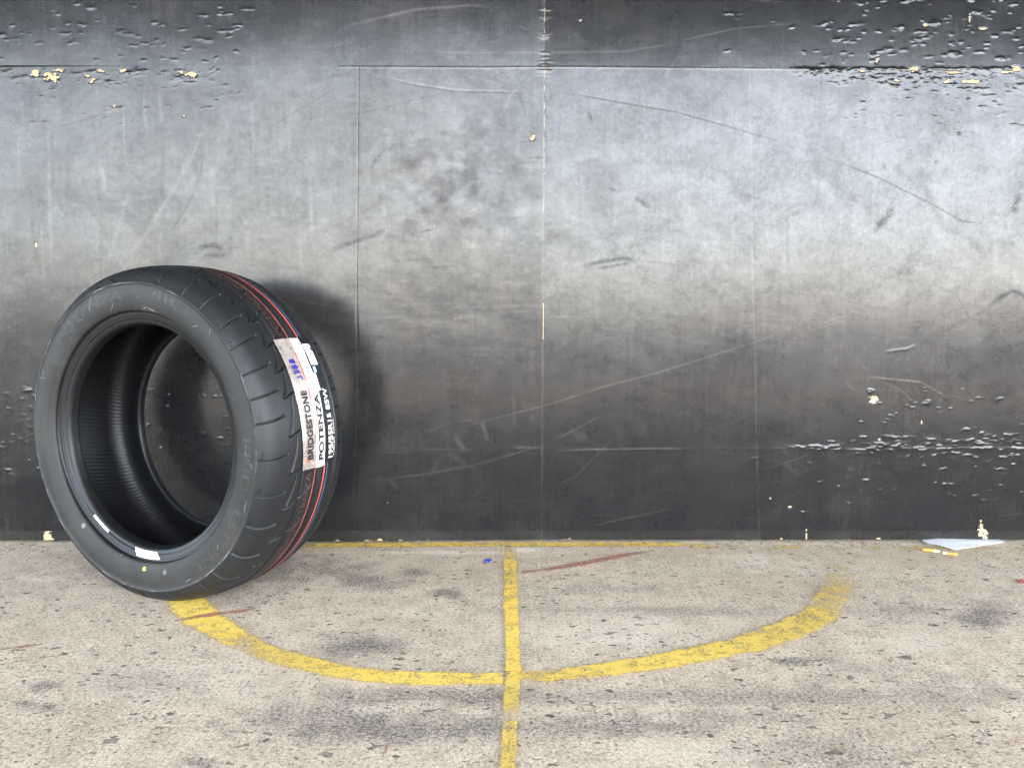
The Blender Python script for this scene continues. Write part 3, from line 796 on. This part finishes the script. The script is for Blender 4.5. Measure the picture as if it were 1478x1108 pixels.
board('L', 'a', ZB, ZC - GAP, seed=1, label='left board behind the tyre')
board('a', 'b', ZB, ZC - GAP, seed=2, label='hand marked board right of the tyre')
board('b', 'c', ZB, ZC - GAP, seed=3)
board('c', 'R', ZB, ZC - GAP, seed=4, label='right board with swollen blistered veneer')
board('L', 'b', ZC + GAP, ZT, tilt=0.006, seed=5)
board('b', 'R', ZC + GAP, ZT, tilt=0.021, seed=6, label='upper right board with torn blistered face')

def plain_board(x0, x1, z0, z1, plane=False, tilt=0.0, zt=0.0):
    """a coarse board outside the frame, in the plane of its neighbour"""
    def P(x, z, b): return (x, float(wall_y(x, z, plane)) + tilt * (z - zt) - WALL_Y + b, z)
    v = [P(x0, z0, 0), P(x1, z0, 0), P(x1, z1, 0), P(x0, z1, 0), P(x0, z0, .015), P(x1, z0, .015), P(x1, z1, .015), P(x0, z1, .015)]
    f = [(0, 1, 2, 3), (5, 4, 7, 6), (4, 0, 3, 7), (1, 5, 6, 2), (3, 2, 6, 7), (4, 5, 1, 0)]
    return link_mesh('board', py_mesh('board', v, f), BOARD, WALL)
plain_board(XL - 2.4, XL - .002, ZB, ZC - GAP, True)
plain_board(XL - 2.4, XL - .002, ZC + GAP, 2.3, 'top', .006, ZC)
plain_board(XL, -.002, ZT + .002, 2.3, 'top', .006, ZC)
plain_board(.002, XR, ZT + .002, 2.3, False, .021, ZC)
plain_board(XR + .002, XR + 2.4, ZB, ZC - GAP)
plain_board(XR + .002, XR + 2.4, ZC + GAP, 2.3, False, .021, ZC)
# dark framing behind the boards closes the joints and the gap at the foot
v = []
for z in (0, 2.35):
    for x, b in ((XL - 2.4, .16), (0, .022), (XR + 2.4, .022), (XR + 2.4, .20), (XL - 2.4, .30)):
        v.append((x, float(wall_y(x, z)) - WALL_Y + b + 0.06 * (z > 1), z))
fr = link_mesh('backing_frame', py_mesh('backing_frame', v, [(0, 1, 6, 5), (1, 2, 7, 6), (2, 3, 8, 7), (3, 4, 9, 8), (4, 0, 5, 9), (5, 6, 7, 8, 9)]), BACKING, WALL)

# ------------------------------------------------------------------ canopy that shades the place
def box_mesh(name, x0, x1, y0, y1, z0, z1):
    v = [(x, y, z) for z in (z0, z1) for y in (y0, y1) for x in (x0, x1)]
    return py_mesh(name, v, [(0, 2, 3, 1), (4, 5, 7, 6), (0, 1, 5, 4), (1, 3, 7, 5), (3, 2, 6, 7), (2, 0, 4, 6)])
CAN_Z, CAN_Y = 2.62, -3.05
can = link_mesh('canopy_roof', box_mesh('canopy_roof', -6.5, 6.5, CAN_Y, 2.3, CAN_Z, CAN_Z + .12), CANOPY)
tag(can, kind='structure')

# ------------------------------------------------------------------ tyre
YAW, TX, TY, RAD = 0.4431, -0.5958, 1.4923, 0.2975
TYRE = empty('tyre', (TX, TY, -0.001), -YAW)
tag(TYRE, 'new black car tyre standing on the concrete with a paper size label across its tread', 'tyre')
TIPS = [61.75, 51, 42.5, 32.5, 23.75, 15.25, 3, -9.25, -21, -33.75]
while TIPS[-1] > -285: TIPS.append(TIPS[-1] - [10.2, 9.0, 11.3, 9.6, 12.0, 8.6][len(TIPS) % 6])
if TIPS[-1] + 360 - TIPS[0] < 5: TIPS.pop()
TIPS = np.array(TIPS)

OUT = [(-.110, .262), (-.1035, .2665), (-.1005, .2725), (-.0955, .2795), (-.089, .2848), (-.080, .2888), (-.06, .2937), (-.03, .2967), (0, .2975), (.03, .2967), (.06, .2937), (.080, .2888), (.089, .2848), (.0955, .2795), (.1005, .2725), (.1035, .2665)]
_pa = np.array([p[0] for p in OUT]); _pr = np.array([p[1] for p in OUT])
_fa = np.linspace(-.1035, .1035, 829)
_fr = np.interp(_fa, _pa, _pr)
_k = np.exp(-0.5 * (np.arange(-40, 41) / 14.0) ** 2); _k /= _k.sum()
_fr = np.convolve(np.pad(_fr, 40, mode='reflect', reflect_type='odd'), _k, mode='valid')
def r_tread(a):
    return np.interp(a, _fa, _fr)

def T(a, th, r):
    """tyre axial position, angle (rad), radius -> local coordinates of the tyre"""
    return np.stack([r * np.cos(th), -a + 0 * r * th, r * np.sin(th) + RAD], -1)

def tread_depth(am, th):
    """groove depth in mm; am axial in mm, th in degrees"""
    d = np.zeros_like(am)
    mm = RAD * 1000 * math.pi / 180           # mm per degree
    def groove(q, hw, dep, soft=0.6):          # q distance in mm to the centre line
        return dep * np.clip((hw - q) / soft + 0.5, 0, 1)
    for c, w, dep in ((30.5, 2.6, 5.5), (-12, 6.0, 6.5), (-57, 4.2, 6.5)):
        d = np.maximum(d, groove(np.abs(am - c), w, dep))
    tips = np.sort(TIPS % 360)
    ext = np.concatenate([[tips[-1] - 360], tips, [tips[0] + 360]])
    t = th % 360
    k = np.searchsorted(ext, t, side='right') - 1
    k = np.clip(k, 0, len(ext) - 2)
    lo, hi = ext[k], ext[k + 1]
    pitch = hi - lo
    s = (hi - t) / pitch                        # 0 just under the tip above, 1 at this pitch's own tip
    cl = 42.5 + 15.0 * s ** 1.55
    hw = 1.0 + 2.6 * s ** 1.2
    d = np.maximum(d, groove(np.abs(am - cl), hw, 8.0))
    # short return edge of each tooth running on as a sipe into the rib
    back = (t - lo) * mm - (57.5 - am) / 15 * 1.2 * mm
    d = np.maximum(d, groove(np.abs(back), 1.1, 5.5) * ((am > 33) & (am < 58)))
    # lateral grooves over the shoulder
    def near(off):                              # signed mm along the circumference to tip+off, nearest
        a1, a2, a3 = (t - (lo + off)) * mm, (t - (hi + off)) * mm, (t - (lo - pitch + off)) * mm
        r = np.where(np.abs(a1) < np.abs(a2), a1, a2)
        return np.where(np.abs(r) < np.abs(a3), r, a3)
    q = near(-5.0) + (am - 63) / 38 * 1.7 * mm + 1.2 * np.sin((am - 63) / 38 * math.pi)
    f = np.clip((am - 61) / 3, 0, 1) * np.clip((103.5 - am) / 2, 0, 1)
    d = np.maximum(d, groove(np.abs(q), 2.0 - 0.75 * np.clip((am - 63) / 38, 0, 1), 5.5) * f)
    # notch climbing from the outer end of each lateral groove
    q2 = near(-6.7)
    u = np.clip(q2 / (3.6 * mm), 0, 1)
    d = np.maximum(d, groove(np.abs(am - (100.2 - 2.2 * u)), 1.5 * (1 - u) + .1, 1.8) * ((q2 > 0) & (q2 < 3.6 * mm)))
    # slanting sipes of the middle rib and nicks beside the blue line
    q = near(5.5) + (am - 12) / 26 * 4.0 * mm
    d = np.maximum(d, groove(np.abs(q), .85, 5) * ((am > -6) & (am < 28)))
    q = near(4.0) + (am + 35) * 0.35
    d = np.maximum(d, groove(np.abs(q), .7, 3.5) * ((am < -31) & (am > -44)))
    # far shoulder: twice as many short grooves
    for o in (1.0, 1.0 - 0.0):
        q = near(o) + (am + 70) * .12
        d = np.maximum(d, groove(np.abs(q), 1.3, 5) * ((am < -66) & (am > -96)))
    q = (t - (lo + pitch * 0.5 + 1.0)) * mm + (am + 70) * .12
    d = np.maximum(d, groove(np.abs(q), 1.3, 5) * ((am < -66) & (am > -96)))
    return d

def build_tyre():
    NT_, = (2600,)
    th = np.linspace(0, 2 * math.pi, NT_, endpoint=False)
    aa = np.concatenate([np.linspace(-.1035, -.06, 26), np.linspace(-.0585, .028, 60)[0:], np.linspace(.0285, .0645, 48), np.linspace(.0655, .1035, 34)])
    aa = np.unique(np.round(aa, 5))
    A, TH = np.meshgrid(aa, th, indexing='xy')
    D = tread_depth(A * 1000, np.degrees(TH)) * 0.001
    Rr = r_tread(A) - D
    # waviness of the shoulder edge
    V = T(A, TH, Rr)
    me = grid_mesh('tread', V, closed_u=True, flip=True)
    link_mesh('tread', me, TREAD_M, TYRE)

    def lathe(name, prof, mat, n=512, flip=False, amp=None, parent=TYRE):
        pr = np.array(prof)
        t2 = np.linspace(0, 2 * math.pi, n, endpoint=False)
        Aq, Tq = np.meshgrid(pr[:, 0], t2, indexing='xy')
        Rq = np.broadcast_to(pr[:, 1][None], Aq.shape).copy()
        if amp is not None: Aq, Rq = amp(Aq.copy(), Tq, Rq)
        return link_mesh(name, grid_mesh(name, T(Aq, Tq, Rq), closed_u=True, flip=flip), mat, parent)

    def fine(prof, step=0.0015):
        p = np.array(prof); d = np.r_[0, np.cumsum(np.hypot(*np.diff(p, axis=0).T))]
        k = np.linspace(0, d[-1], int(d[-1] / step) + 2)
        return np.stack([np.interp(k, d, p[:, 0]), np.interp(k, d, p[:, 1])], -1)
    SW = [(.1035, .2665), (.1042, .2655), (.1043, .2640), (.1034, .2632), (.1030, .2600), (.1040, .250), (.1040, .240), (.1025, .230), (.1003, .2225), (.0990, .2195), (.0978, .2180), (.0955, .2172)]
    lathe('sidewall', SW, SIDE_M, 360, True)
    lathe('sidewall', [(-a, r) for a, r in SW], SIDE_M, 256, False)
    BD = [(.0955, .2172), (.0915, .2168), (.0905, .2155), (.0902, .2125), (.0900, .2105), (.0893, .2098), (.0890, .2075), (.0884, .2050), (.0872, .2043), (.0866, .2010), (.0858, .1985), (.0842, .1966), (.0818, .1951), (.0790, .1945), (.0740, .1932), (.0690, .1927), (.0670, .1934), (.0662, .1950), (.0668, .1985), (.0680, .2020)]
    lathe('bead', BD, BEAD_M, 360, True)
    lathe('bead', [(-a * .93, r - .0035) if r < .21 else (-a, r) for a, r in BD], BEAD_M, 256, False)
    IN = fine([(.0680, .2020), (.0745, .215), (.0850, .233), (.0885, .246), (.0865, .259), (.079, .270), (.066, .277), (.045, .2805), (.02, .2822), (0, .2826), (-.02, .2822), (-.045, .2805), (-.066, .277), (-.079, .270), (-.0865, .259), (-.0885, .246), (-.0850, .233), (-.0745, .215), (-.0632, .1985)], .008)
    def ridges(Aq, Tq, Rq):
        ph = (np.degrees(Tq) * 1.0 + Aq * 38) / 1.55
        w = np.abs((ph % 1) - 0.5) * 2
        Rq = Rq - 0.0006 * np.clip((w - .72) / .2, 0, 1) * np.clip((Rq - .215) / .03, 0, 1)
        return Aq, Rq
    lathe('inner_liner', IN, LINER_M, 1860, True, ridges)

    # ---- printed stripes
    def strip(name, a, w, th0, th1, mat, lift=.0005, wob=.0006, parent=TYRE, n=None):
        n = n or max(8, int(abs(th1 - th0) * 1.6))
        t = np.radians(np.linspace(th0, th1, n))
        c = a + wob * 2 * (fbm(t * 6, t * 0, 130 + int(abs(a) * 1e4), 3) - .5)
        Aq = np.stack([c - w / 2, c + w / 2], 1)
        Tq = np.stack([t, t], 1)
        return link_mesh(name, grid_mesh(name, T(Aq, Tq, r_tread(Aq) + lift), flip=True), mat, parent)
    o = strip('printed_stripe', -.0265, .0028, -180, 180, RED_M); o['label'] = 'bold red stripe round the tread'
    o = strip('printed_stripe', -.0345, .0014, -180, 180, BLUE_M); o['label'] = 'blue stripe round the tread'
    o = strip('printed_stripe', -.0012, .0016, -180, 180, THIN_RED_M); o['label'] = 'thin red stripe round the tread'

    # ---- lettering
    def text_geo(s, offset=0.0, extrude=0.0):
        cu = bpy.data.curves.new('t', 'FONT')
        cu.body = s; cu.size = 1.0; cu.offset = offset; cu.extrude = extrude; cu.resolution_u = 3
        ob = bpy.data.objects.new('t', cu); COL.objects.link(ob)
        dg = bpy.context.evaluated_depsgraph_get()
        me = bpy.data.meshes.new_from_object(ob.evaluated_get(dg))
        bpy.data.objects.remove(ob); bpy.data.curves.remove(cu)
        co = np.empty(len(me.vertices) * 3, np.float32); me.vertices.foreach_get('co', co); co = co.reshape(-1, 3).astype(float)
        fs = [tuple(p.vertices) for p in me.polygons]
        bpy.data.meshes.remove(me)
        return co, fs
    def on_tread(name, s, th0, th1, a0, a1, mat, lift, parent, offset=0.0, shear=0.0):
        co, fs = text_geo(s, offset)
        mn, mx = co.min(0), co.max(0)
        u = (co[:, 0] - mn[0]) / (mx[0] - mn[0]); v = (co[:, 1] - mn[1]) / (mx[1] - mn[1])
        a = a0 + (a1 - a0) * v
        t = np.radians(th0 + (th1 - th0) * u + shear * v)
        return link_mesh(name, py_mesh(name, T(a, t, label_r(a) + lift), fs), mat, parent)
    def label_r(a):
        return r_tread(np.clip(a, -.06, .06))
    def patch(name, th0, th1, a0, a1, mat, lift, parent, na=10, slant=(0, 0)):
        nt_ = max(6, int(abs(th1 - th0) * 1.2))
        t = np.linspace(0, 1, nt_); s = np.linspace(0, 1, na)
        S_, T_ = np.meshgrid(s, t, indexing='xy')
        a = a0 + (a1 - a0) * S_ + (slant[0] * (1 - T_) + slant[1] * T_)
        r = label_r(a) + lift + 0.0022 * (fbm(T_ * 13 + 3, a * 90 + 7, 150, 3) - 0.4) * (lift < .0015)
        return link_mesh(name, grid_mesh(name, T(a, np.radians(th0 + (th1 - th0) * T_), r), flip=True), mat, parent)
    lab = patch('size_label', -8.3, 35, -.001, .0355, SILVER_M, .0012, TYRE, slant=(-.004, .001)); lab['label'] = 'creased silver half of the paper label'
    wl = patch('size_label', -8.4, 35, -.0232, -.0008, WHITE_M, .0013, TYRE); wl['label'] = 'white band of the paper label'
    bl = patch('size_label', -7.5, 35.2, -.053, -.0234, BLACK_M, .0012, TYRE); bl['label'] = 'black band of the paper label'
    on_tread('lettering', 'BRIDGESTONE', -5.2, 16.8, .0085, .0225, BLACK_M, .0030, lab, .034)
    # the mark in front of the B
    tri = [(-.5, 0.), (0.45, 0.), (.45, .35), (.0, .75)]
    q = [(-6.2 + 1.5 * u, .0175 + .0075 * v) for u, v in [(0, 0), (1.15, .0), (1.15, .55), (.55, 1.0), (.15, .6)]]
    link_mesh('logo_mark', py_mesh('logo_mark', [T(np.array(a), np.array(R(t)), label_r(np.array(a)) + .0022) for t, a in q], [tuple(range(5))]), ORANGE_M, lab)
    on_tread('lettering', 'POTENZA', -6.2, 15.4, -.0192, -.0055, BLACK_M, .0030, wl, .035)
    on_tread('lettering', '195/55R15 85W', -6.2, 16.9, -.0445, -.0320, WHITE_M, .0030, bl, .022)
    on_tread('lettering', 'TUBELESS  RADIAL', -6.0, 6.5, -.0512, -.0480, WHITE_M, .0022, bl, .01)
    on_tread('lettering', 'RE-11 0 38', 22.5, 32.5, -.0135, -.0085, BLACK_M, .0022, wl, .01)
    patch('printed_rule', 24, 34.9, -.0176, -.0168, BLACK_M, .0020, wl, 3)
    b2 = patch('grade_box', 25, 32.6, -.0455, -.0262, WHITE_M, .0021, bl, 6)
    patch('pale_box', 22.4, 24.4, -.0345, -.0270, SKYBLUE_M, .0021, bl, 4)
    patch('white_tab', 16.2, 22.2, -.0290, -.0236, WHITE_M, .0021, bl, 4)
    q = [(28.4, -.036), (29.2, -.039), (29.8, -.036), (29.0, -.033)]
    link_mesh('red_print', py_mesh('red_print', [T(np.array(a), np.array(R(t)), label_r(np.array(a)) + .0030) for t, a in q], [(0, 1, 2, 3)]), ORANGE_M, bl)
    patch('blue_mark', 14.5, 15.2, -.0085, -.0060, BLUE_M, .0024, wl, 3)
    patch('red_margin', 14, 30, .0000, .0030, THIN_RED_M, .0019, lab, 3)
    # purple handwriting across the upper silver part
    glyphs = [[(0, 0), (.9, .1), (.5, 1)], [(1.3, 1), (2.1, .9), (1.5, .5), (2.2, .3), (1.4, 0)], [(2.6, .1), (2.6, 1), (3.3, .75), (2.7, .5), (3.4, .25), (2.6, .05)], [(3.8, 0), (3.9, 1), (4.6, .7), (3.9, .5), (4.7, .2), (3.8, 0)]]
    vs, fs = [], []
    for g in glyphs:
        for (u0, v0), (u1, v1) in zip(g[:-1], g[1:]):
            d = np.array([u1 - u0, v1 - v0]); L = np.hypot(*d); nn = np.array([-d[1], d[0]]) / L * .13
            b = len(vs)
            for (u, v) in ((u0 - nn[0], v0 - nn[1]), (u0 + nn[0], v0 + nn[1]), (u1 + nn[0], v1 + nn[1]), (u1 - nn[0], v1 - nn[1])):
                a, t = np.array(.0085 + .0125 * v + .001 * u), np.array(R(20.3 + 1.55 * u))
                vs.append(T(a, t, label_r(a) + .0024 + .0002 * (len(fs) % 3)))
            fs.append((b, b + 3, b + 2, b + 1))
    link_mesh('handwriting', py_mesh('handwriting', vs, fs), PURPLE_M, lab)
    # dull red print along the middle rib, above and below the label
    for t0, t1, s in ((36.5, 57, 'POTENZA'), (59, 80, 'POTENZA'), (-31, -9.5, 'POTENZA'), (-55, -34, 'POTENZA')):
        on_tread('lettering', s, t0, t1, .0075, .0195, DULL_RED_M, .0006, TYRE, -.012)

    # ---- moulded sidewall lettering (barely proud)
    swp = np.array(SW[::-1]); o_ = np.argsort(swp[:, 1])
    def a_side(r): return np.interp(r, swp[o_, 1], swp[o_, 0])
    SIDEWALL = [o for o in TYRE.children if o.name.startswith('sidewall')][0]
    def on_side(s, thc, span, r0, r1, mat=LETTER_M, lift=.0005, offset=0.01, name='moulded_lettering', inward=False):
        co, fs = text_geo(s, offset)
        mn, mx = co.min(0), co.max(0)
        u = (co[:, 0] - mn[0]) / (mx[0] - mn[0]); v = (co[:, 1] - mn[1]) / (mx[1] - mn[1])
        r = r0 + (r1 - r0) * v
        t = np.radians(thc + span / 2 - span * u)
        return link_mesh(name, py_mesh(name, T(a_side(r) + lift, t, r), fs), mat, SIDEWALL)
    on_side('BRIDGESTONE', -28, 64, .2365, .2545, offset=.02)
    on_side('POTENZA', 117, 44, .2365, .2545, offset=.02)
    on_side('195/55R15 85W', 156, 36, .2270, .2345, offset=.005)
    on_side('III', 71, 9, .2440, .2580, offset=.02)
    on_side('TUBELESS  RADIAL', 95, 24, .2400, .2440, offset=.0)
    on_side('ROTATION  OUTSIDE', -104, 30, .2270, .2320, offset=.0)
    on_side('TREADWEAR 220 TRACTION AA', -140, 40, .2520, .2560, offset=.0)
    on_side('MAX LOAD 515 kg', -100, 26, .2520, .2560, offset=.0)
    on_side('STEEL BELTED', 190, 24, .2470, .2510, offset=.0)
    # ---- small white barcode labels in the bead seat, dots and stamps
    bp = np.array(BD[:14])
    def bead_pt(k, t, lift):       # k is arc position 0..1 along the bead profile
        d = np.r_[0, np.cumsum(np.hypot(*np.diff(bp, axis=0).T))]; d /= d[-1]
        a, r = np.interp(k, d, bp[:, 0]), np.interp(k, d, bp[:, 1])
        return T(a + lift * .7, t, r - lift * .6)
    def bead_label(t0, t1, k0, k1, sl=0.0):
        tt, kk = np.meshgrid(np.radians(np.linspace(t0, t1, 14)), np.linspace(k0, k1, 8), indexing='ij')
        tt = tt + sl * (kk - k0)
        return link_mesh('barcode_label', grid_mesh('barcode_label', bead_pt(kk, tt, .0012), flip=False), WHITE_M, TYRE)
    b = bead_label(-97.3, -82, .24, .66, -.12); b['label'] = 'wide white label at the bottom of the bead'
    b = bead_label(-132, -119.5, .50, .64); b['label'] = 'narrow white label on the lower left bead'
    def disc(thd, r, rad, mat, name, n=14, squash=1.0, inner=0.0):
        t0 = R(thd); v, f = [], []
        for k in range(n):
            an = 2 * math.pi * k / n
            for rr in ((rad, inner) if inner else (rad,)):
                rr2 = r + rr * math.sin(an) * squash; tt = t0 + rr * math.cos(an) / r
                v.append(T(np.array(a_side(rr2) + .0007), np.array(tt), np.array(rr2)))
        f = [tuple(range(n - 1, -1, -1))] if not inner else [(2 * k, 2 * k + 1, (2 * k + 3) % (2 * n), (2 * k + 2) % (2 * n)) for k in range(n)]
        return link_mesh(name, py_mesh(name, v, f), mat, TYRE)
    disc(-89.2, .2274, .0042, YELLOW_M, 'paint_dot', squash=.8)
    disc(-131.3, .2245, .0042, SCUFF_M, 'stamp_mark', inner=.0030); disc(-131.3, .2245, .0018, SCUFF_M, 'stamp_mark')
    disc(-76.8, .2323, .0040, SCUFF_M, 'stamp_mark', inner=.0030); disc(-76.8, .2323, .0016, SCUFF_M, 'stamp_mark')
    disc(-104.4, .2199, .0026, BLACK_M, 'paint_dot', squash=1.3); disc(-89.8, .2225, .0022, BLACK_M, 'paint_dot')
    # pale scuffs on the sidewall and its moulding line
    vs, fs = [], []
    rr_ = np.random.default_rng(5)
    def scr(t0, r0, t1, r1, w):
        b = len(vs); n = 7
        for i in range(n + 1):
            k = i / n; t = R(t0 + (t1 - t0) * k); r = r0 + (r1 - r0) * k + .0004 * math.sin(k * 9 + t0); ww = w * math.sin(math.pi * min(max(k, .04), .96))
            dr, dt = (r1 - r0), R(t1 - t0) * r0; L = math.hypot(dr, dt)
            for sg in (-1, 1):
                r2 = r + sg * ww * dt / L; t2 = t - sg * ww * dr / L / r0
                a = float(a_side(np.array(r2))) if r2 < .2665 else float(np.interp(-r2, -_pr[9:], _pa[9:]))
                vs.append(T(np.array(a + .00035), np.array(t2), np.array(r2 + (.0003 if r2 >= .2665 else 0))))
            if i: fs.append((b + 2 * i - 2, b + 2 * i - 1, b + 2 * i + 1, b + 2 * i))
    scr(76, .2215, 81.5, .2260, .0007); scr(81.5, .2260, 84, .2215, .0006)
    scr(112, .262, 116, .238, .0005); scr(100, .236, 104, .222, .0004)
    for k in range(26):
        t = rr_.uniform(-180, 180); r = rr_.uniform(.225, .262); scr(t, r, t + rr_.normal(0, 3), r + rr_.normal(0, .008), rr_.uniform(.0002, .0005))
    for k in range(40):
        t = rr_.uniform(-180, 180); scr(t, .2643, t + rr_.uniform(2, 8), .2643 + rr_.normal(0, .0005), rr_.uniform(.0002, .0005))
    o = link_mesh('scuff_marks', py_mesh('scuff_marks', vs, fs), SCUFF_M, SIDEWALL); o['kind'] = 'stuff'
build_tyre()

# ------------------------------------------------------------------ litter on the ground
def paper():
    z0 = 0.004
    pts = [(1338, 786), (1350, 788), (1378, 795.5), (1400, 793), (1425, 788), (1450, 785)]
    P = [gnd(*p) for p in pts]
    v = [(x, y, z0 + .001 * (i % 2)) for i, (x, y) in enumerate(P)]
    back = [(P[0][0], 1.83, z0 + .001), (P[2][0], 1.835, z0 + .004), (P[5][0], 1.83, z0 + .001)]
    v += back
    c = len(v); v.append((P[2][0], (P[2][1] + 1.83) / 2, z0 + .004))
    loop = [0, 1, 2, 3, 4, 5, 8, 7, 6]
    top = [(c, loop[i], loop[(i + 1) % 9]) for i in range(9)]
    nb = len(v)
    v += [(x, y, z - .0006) for x, y, z in v]
    bot = [(a + nb, d + nb, b + nb) for a, b, d in top]
    side = [(loop[i], loop[i] + nb, loop[(i + 1) % 9] + nb, loop[(i + 1) % 9]) for i in range(9)]
    o = link_mesh('paper_scrap', py_mesh('paper_scrap', v, top + bot + side), PAPER_M)
    tag(o, 'white paper corner poking out under the black boards at right', 'paper')
paper()

def butt(p0, p1, split, filt_first, rad, label):
    (x0, y0), (x1, y1) = gnd(*p0), gnd(*p1)
    L = math.hypot(x1 - x0, y1 - y0); ang = math.atan2(y1 - y0, x1 - x0)
    e = empty('cigarette_butt', (x0, y0, 0.0015), ang)
    tag(e, label, 'cigarette butt', 'cigarette butts by the paper')
    def tube(name, a, b, mat, r0, r1, seed):
        n, m = 12, 6
        v = []
        for i in range(m):
            k = i / (m - 1); x = a + (b - a) * k; r = r0 + (r1 - r0) * k
            for j in range(n):
                an = 2 * math.pi * j / n
                rr = r * (1 + .10 * math.sin(an * 2 + seed + x * 200) + .05 * math.sin(an * 3 + i))
                v.append((x, rr * math.cos(an), max(0, rad + rr * math.sin(an) * .86)))
        f = [(i * n + j, i * n + (j + 1) % n, (i + 1) * n + (j + 1) % n, (i + 1) * n + j) for i in range(m - 1) for j in range(n)]
        f += [tuple(range(n - 1, -1, -1)), tuple(range((m - 1) * n, m * n))]
        link_mesh(name, py_mesh(name, v, f, True), mat, e)
    s = L * split
    if filt_first: tube('filter', 0, s, FILTER_M, rad, rad, 1); tube('burnt_paper', s, L, CIG_M, rad * .98, rad * .8, 2)
    else: tube('burnt_paper', 0, s, CIG_M, rad * .8, rad * .98, 3); tube('filter', s, L, FILTER_M, rad, rad, 4)
butt((1331, 796), (1356, 799.5), .72, True, .0042, 'left orange cigarette butt with its white end pointing right')
butt((1360, 801), (1382, 803.5), .30, False, .0040, 'right cigarette butt with its white end pointing left')

def scrap(name, cx, cy, rx, ry, mat, label, cat, seed):
    x, y = gnd(cx, cy)
    r_ = np.random.default_rng(seed); n = 11
    v = []
    for k in range(n):
        an = 2 * math.pi * k / n; q = r_.uniform(.55, 1.1)
        v.append((rx * q * math.cos(an), ry * q * math.sin(an), r_.uniform(.001, .004)))
    v.append((0, 0, .006))
    v += [(a, b, 0.0005) for a, b, c in v[:n]]
    f = [(n, k, (k + 1) % n) for k in range(n)] + [(k, n + 1 + k, n + 1 + (k + 1) % n, (k + 1) % n) for k in range(n)] + [tuple(n + 1 + k for k in range(n - 1, -1, -1))]
    o = link_mesh(name, py_mesh(name, v, f), mat)
    o.location = (x, y, .002)
    tag(o, label, cat)
scrap('blue_scrap', 704, 811, .010, .012, BLUEBIT_M, 'tiny blue plastic scrap on the concrete left of the yellow line', 'litter', 3)
scrap('red_scrap', 1474, 841, .006, .012, REDBIT_M, 'small red scrap on the concrete at the right edge', 'litter', 4)

# crumbs of grit swept against the foot of the boards
def grit():
    r_ = np.random.default_rng(21)
    v, f = [], []
    for k in range(260):
        x = r_.uniform(-1.25, 1.3); y = float(wall_y(x, 0)) - abs(r_.normal(0, .022)) - .002
        q = r_.uniform(.0008, .0026); b = len(v); ph = r_.uniform(0, 6)
        for j in range(5):
            an = ph + j * 2 * math.pi / 5; e = q * r_.uniform(.6, 1.2)
            v.append((x + e * math.cos(an) * 1.4, y + e * math.sin(an), .0015))
        v.append((x, y, .0015 + q * r_.uniform(.5, 1.1)))
        f += [(b + j, b + (j + 1) % 5, b + 5) for j in range(5)]
    o = link_mesh('grit', py_mesh('grit', v, f), mat_plain('grit', (0.16, 0.12, 0.08), 0.9, 0.6, 400))
    tag(o, 'loose brown grit along the foot of the boards', 'grit', kind='stuff')
grit()
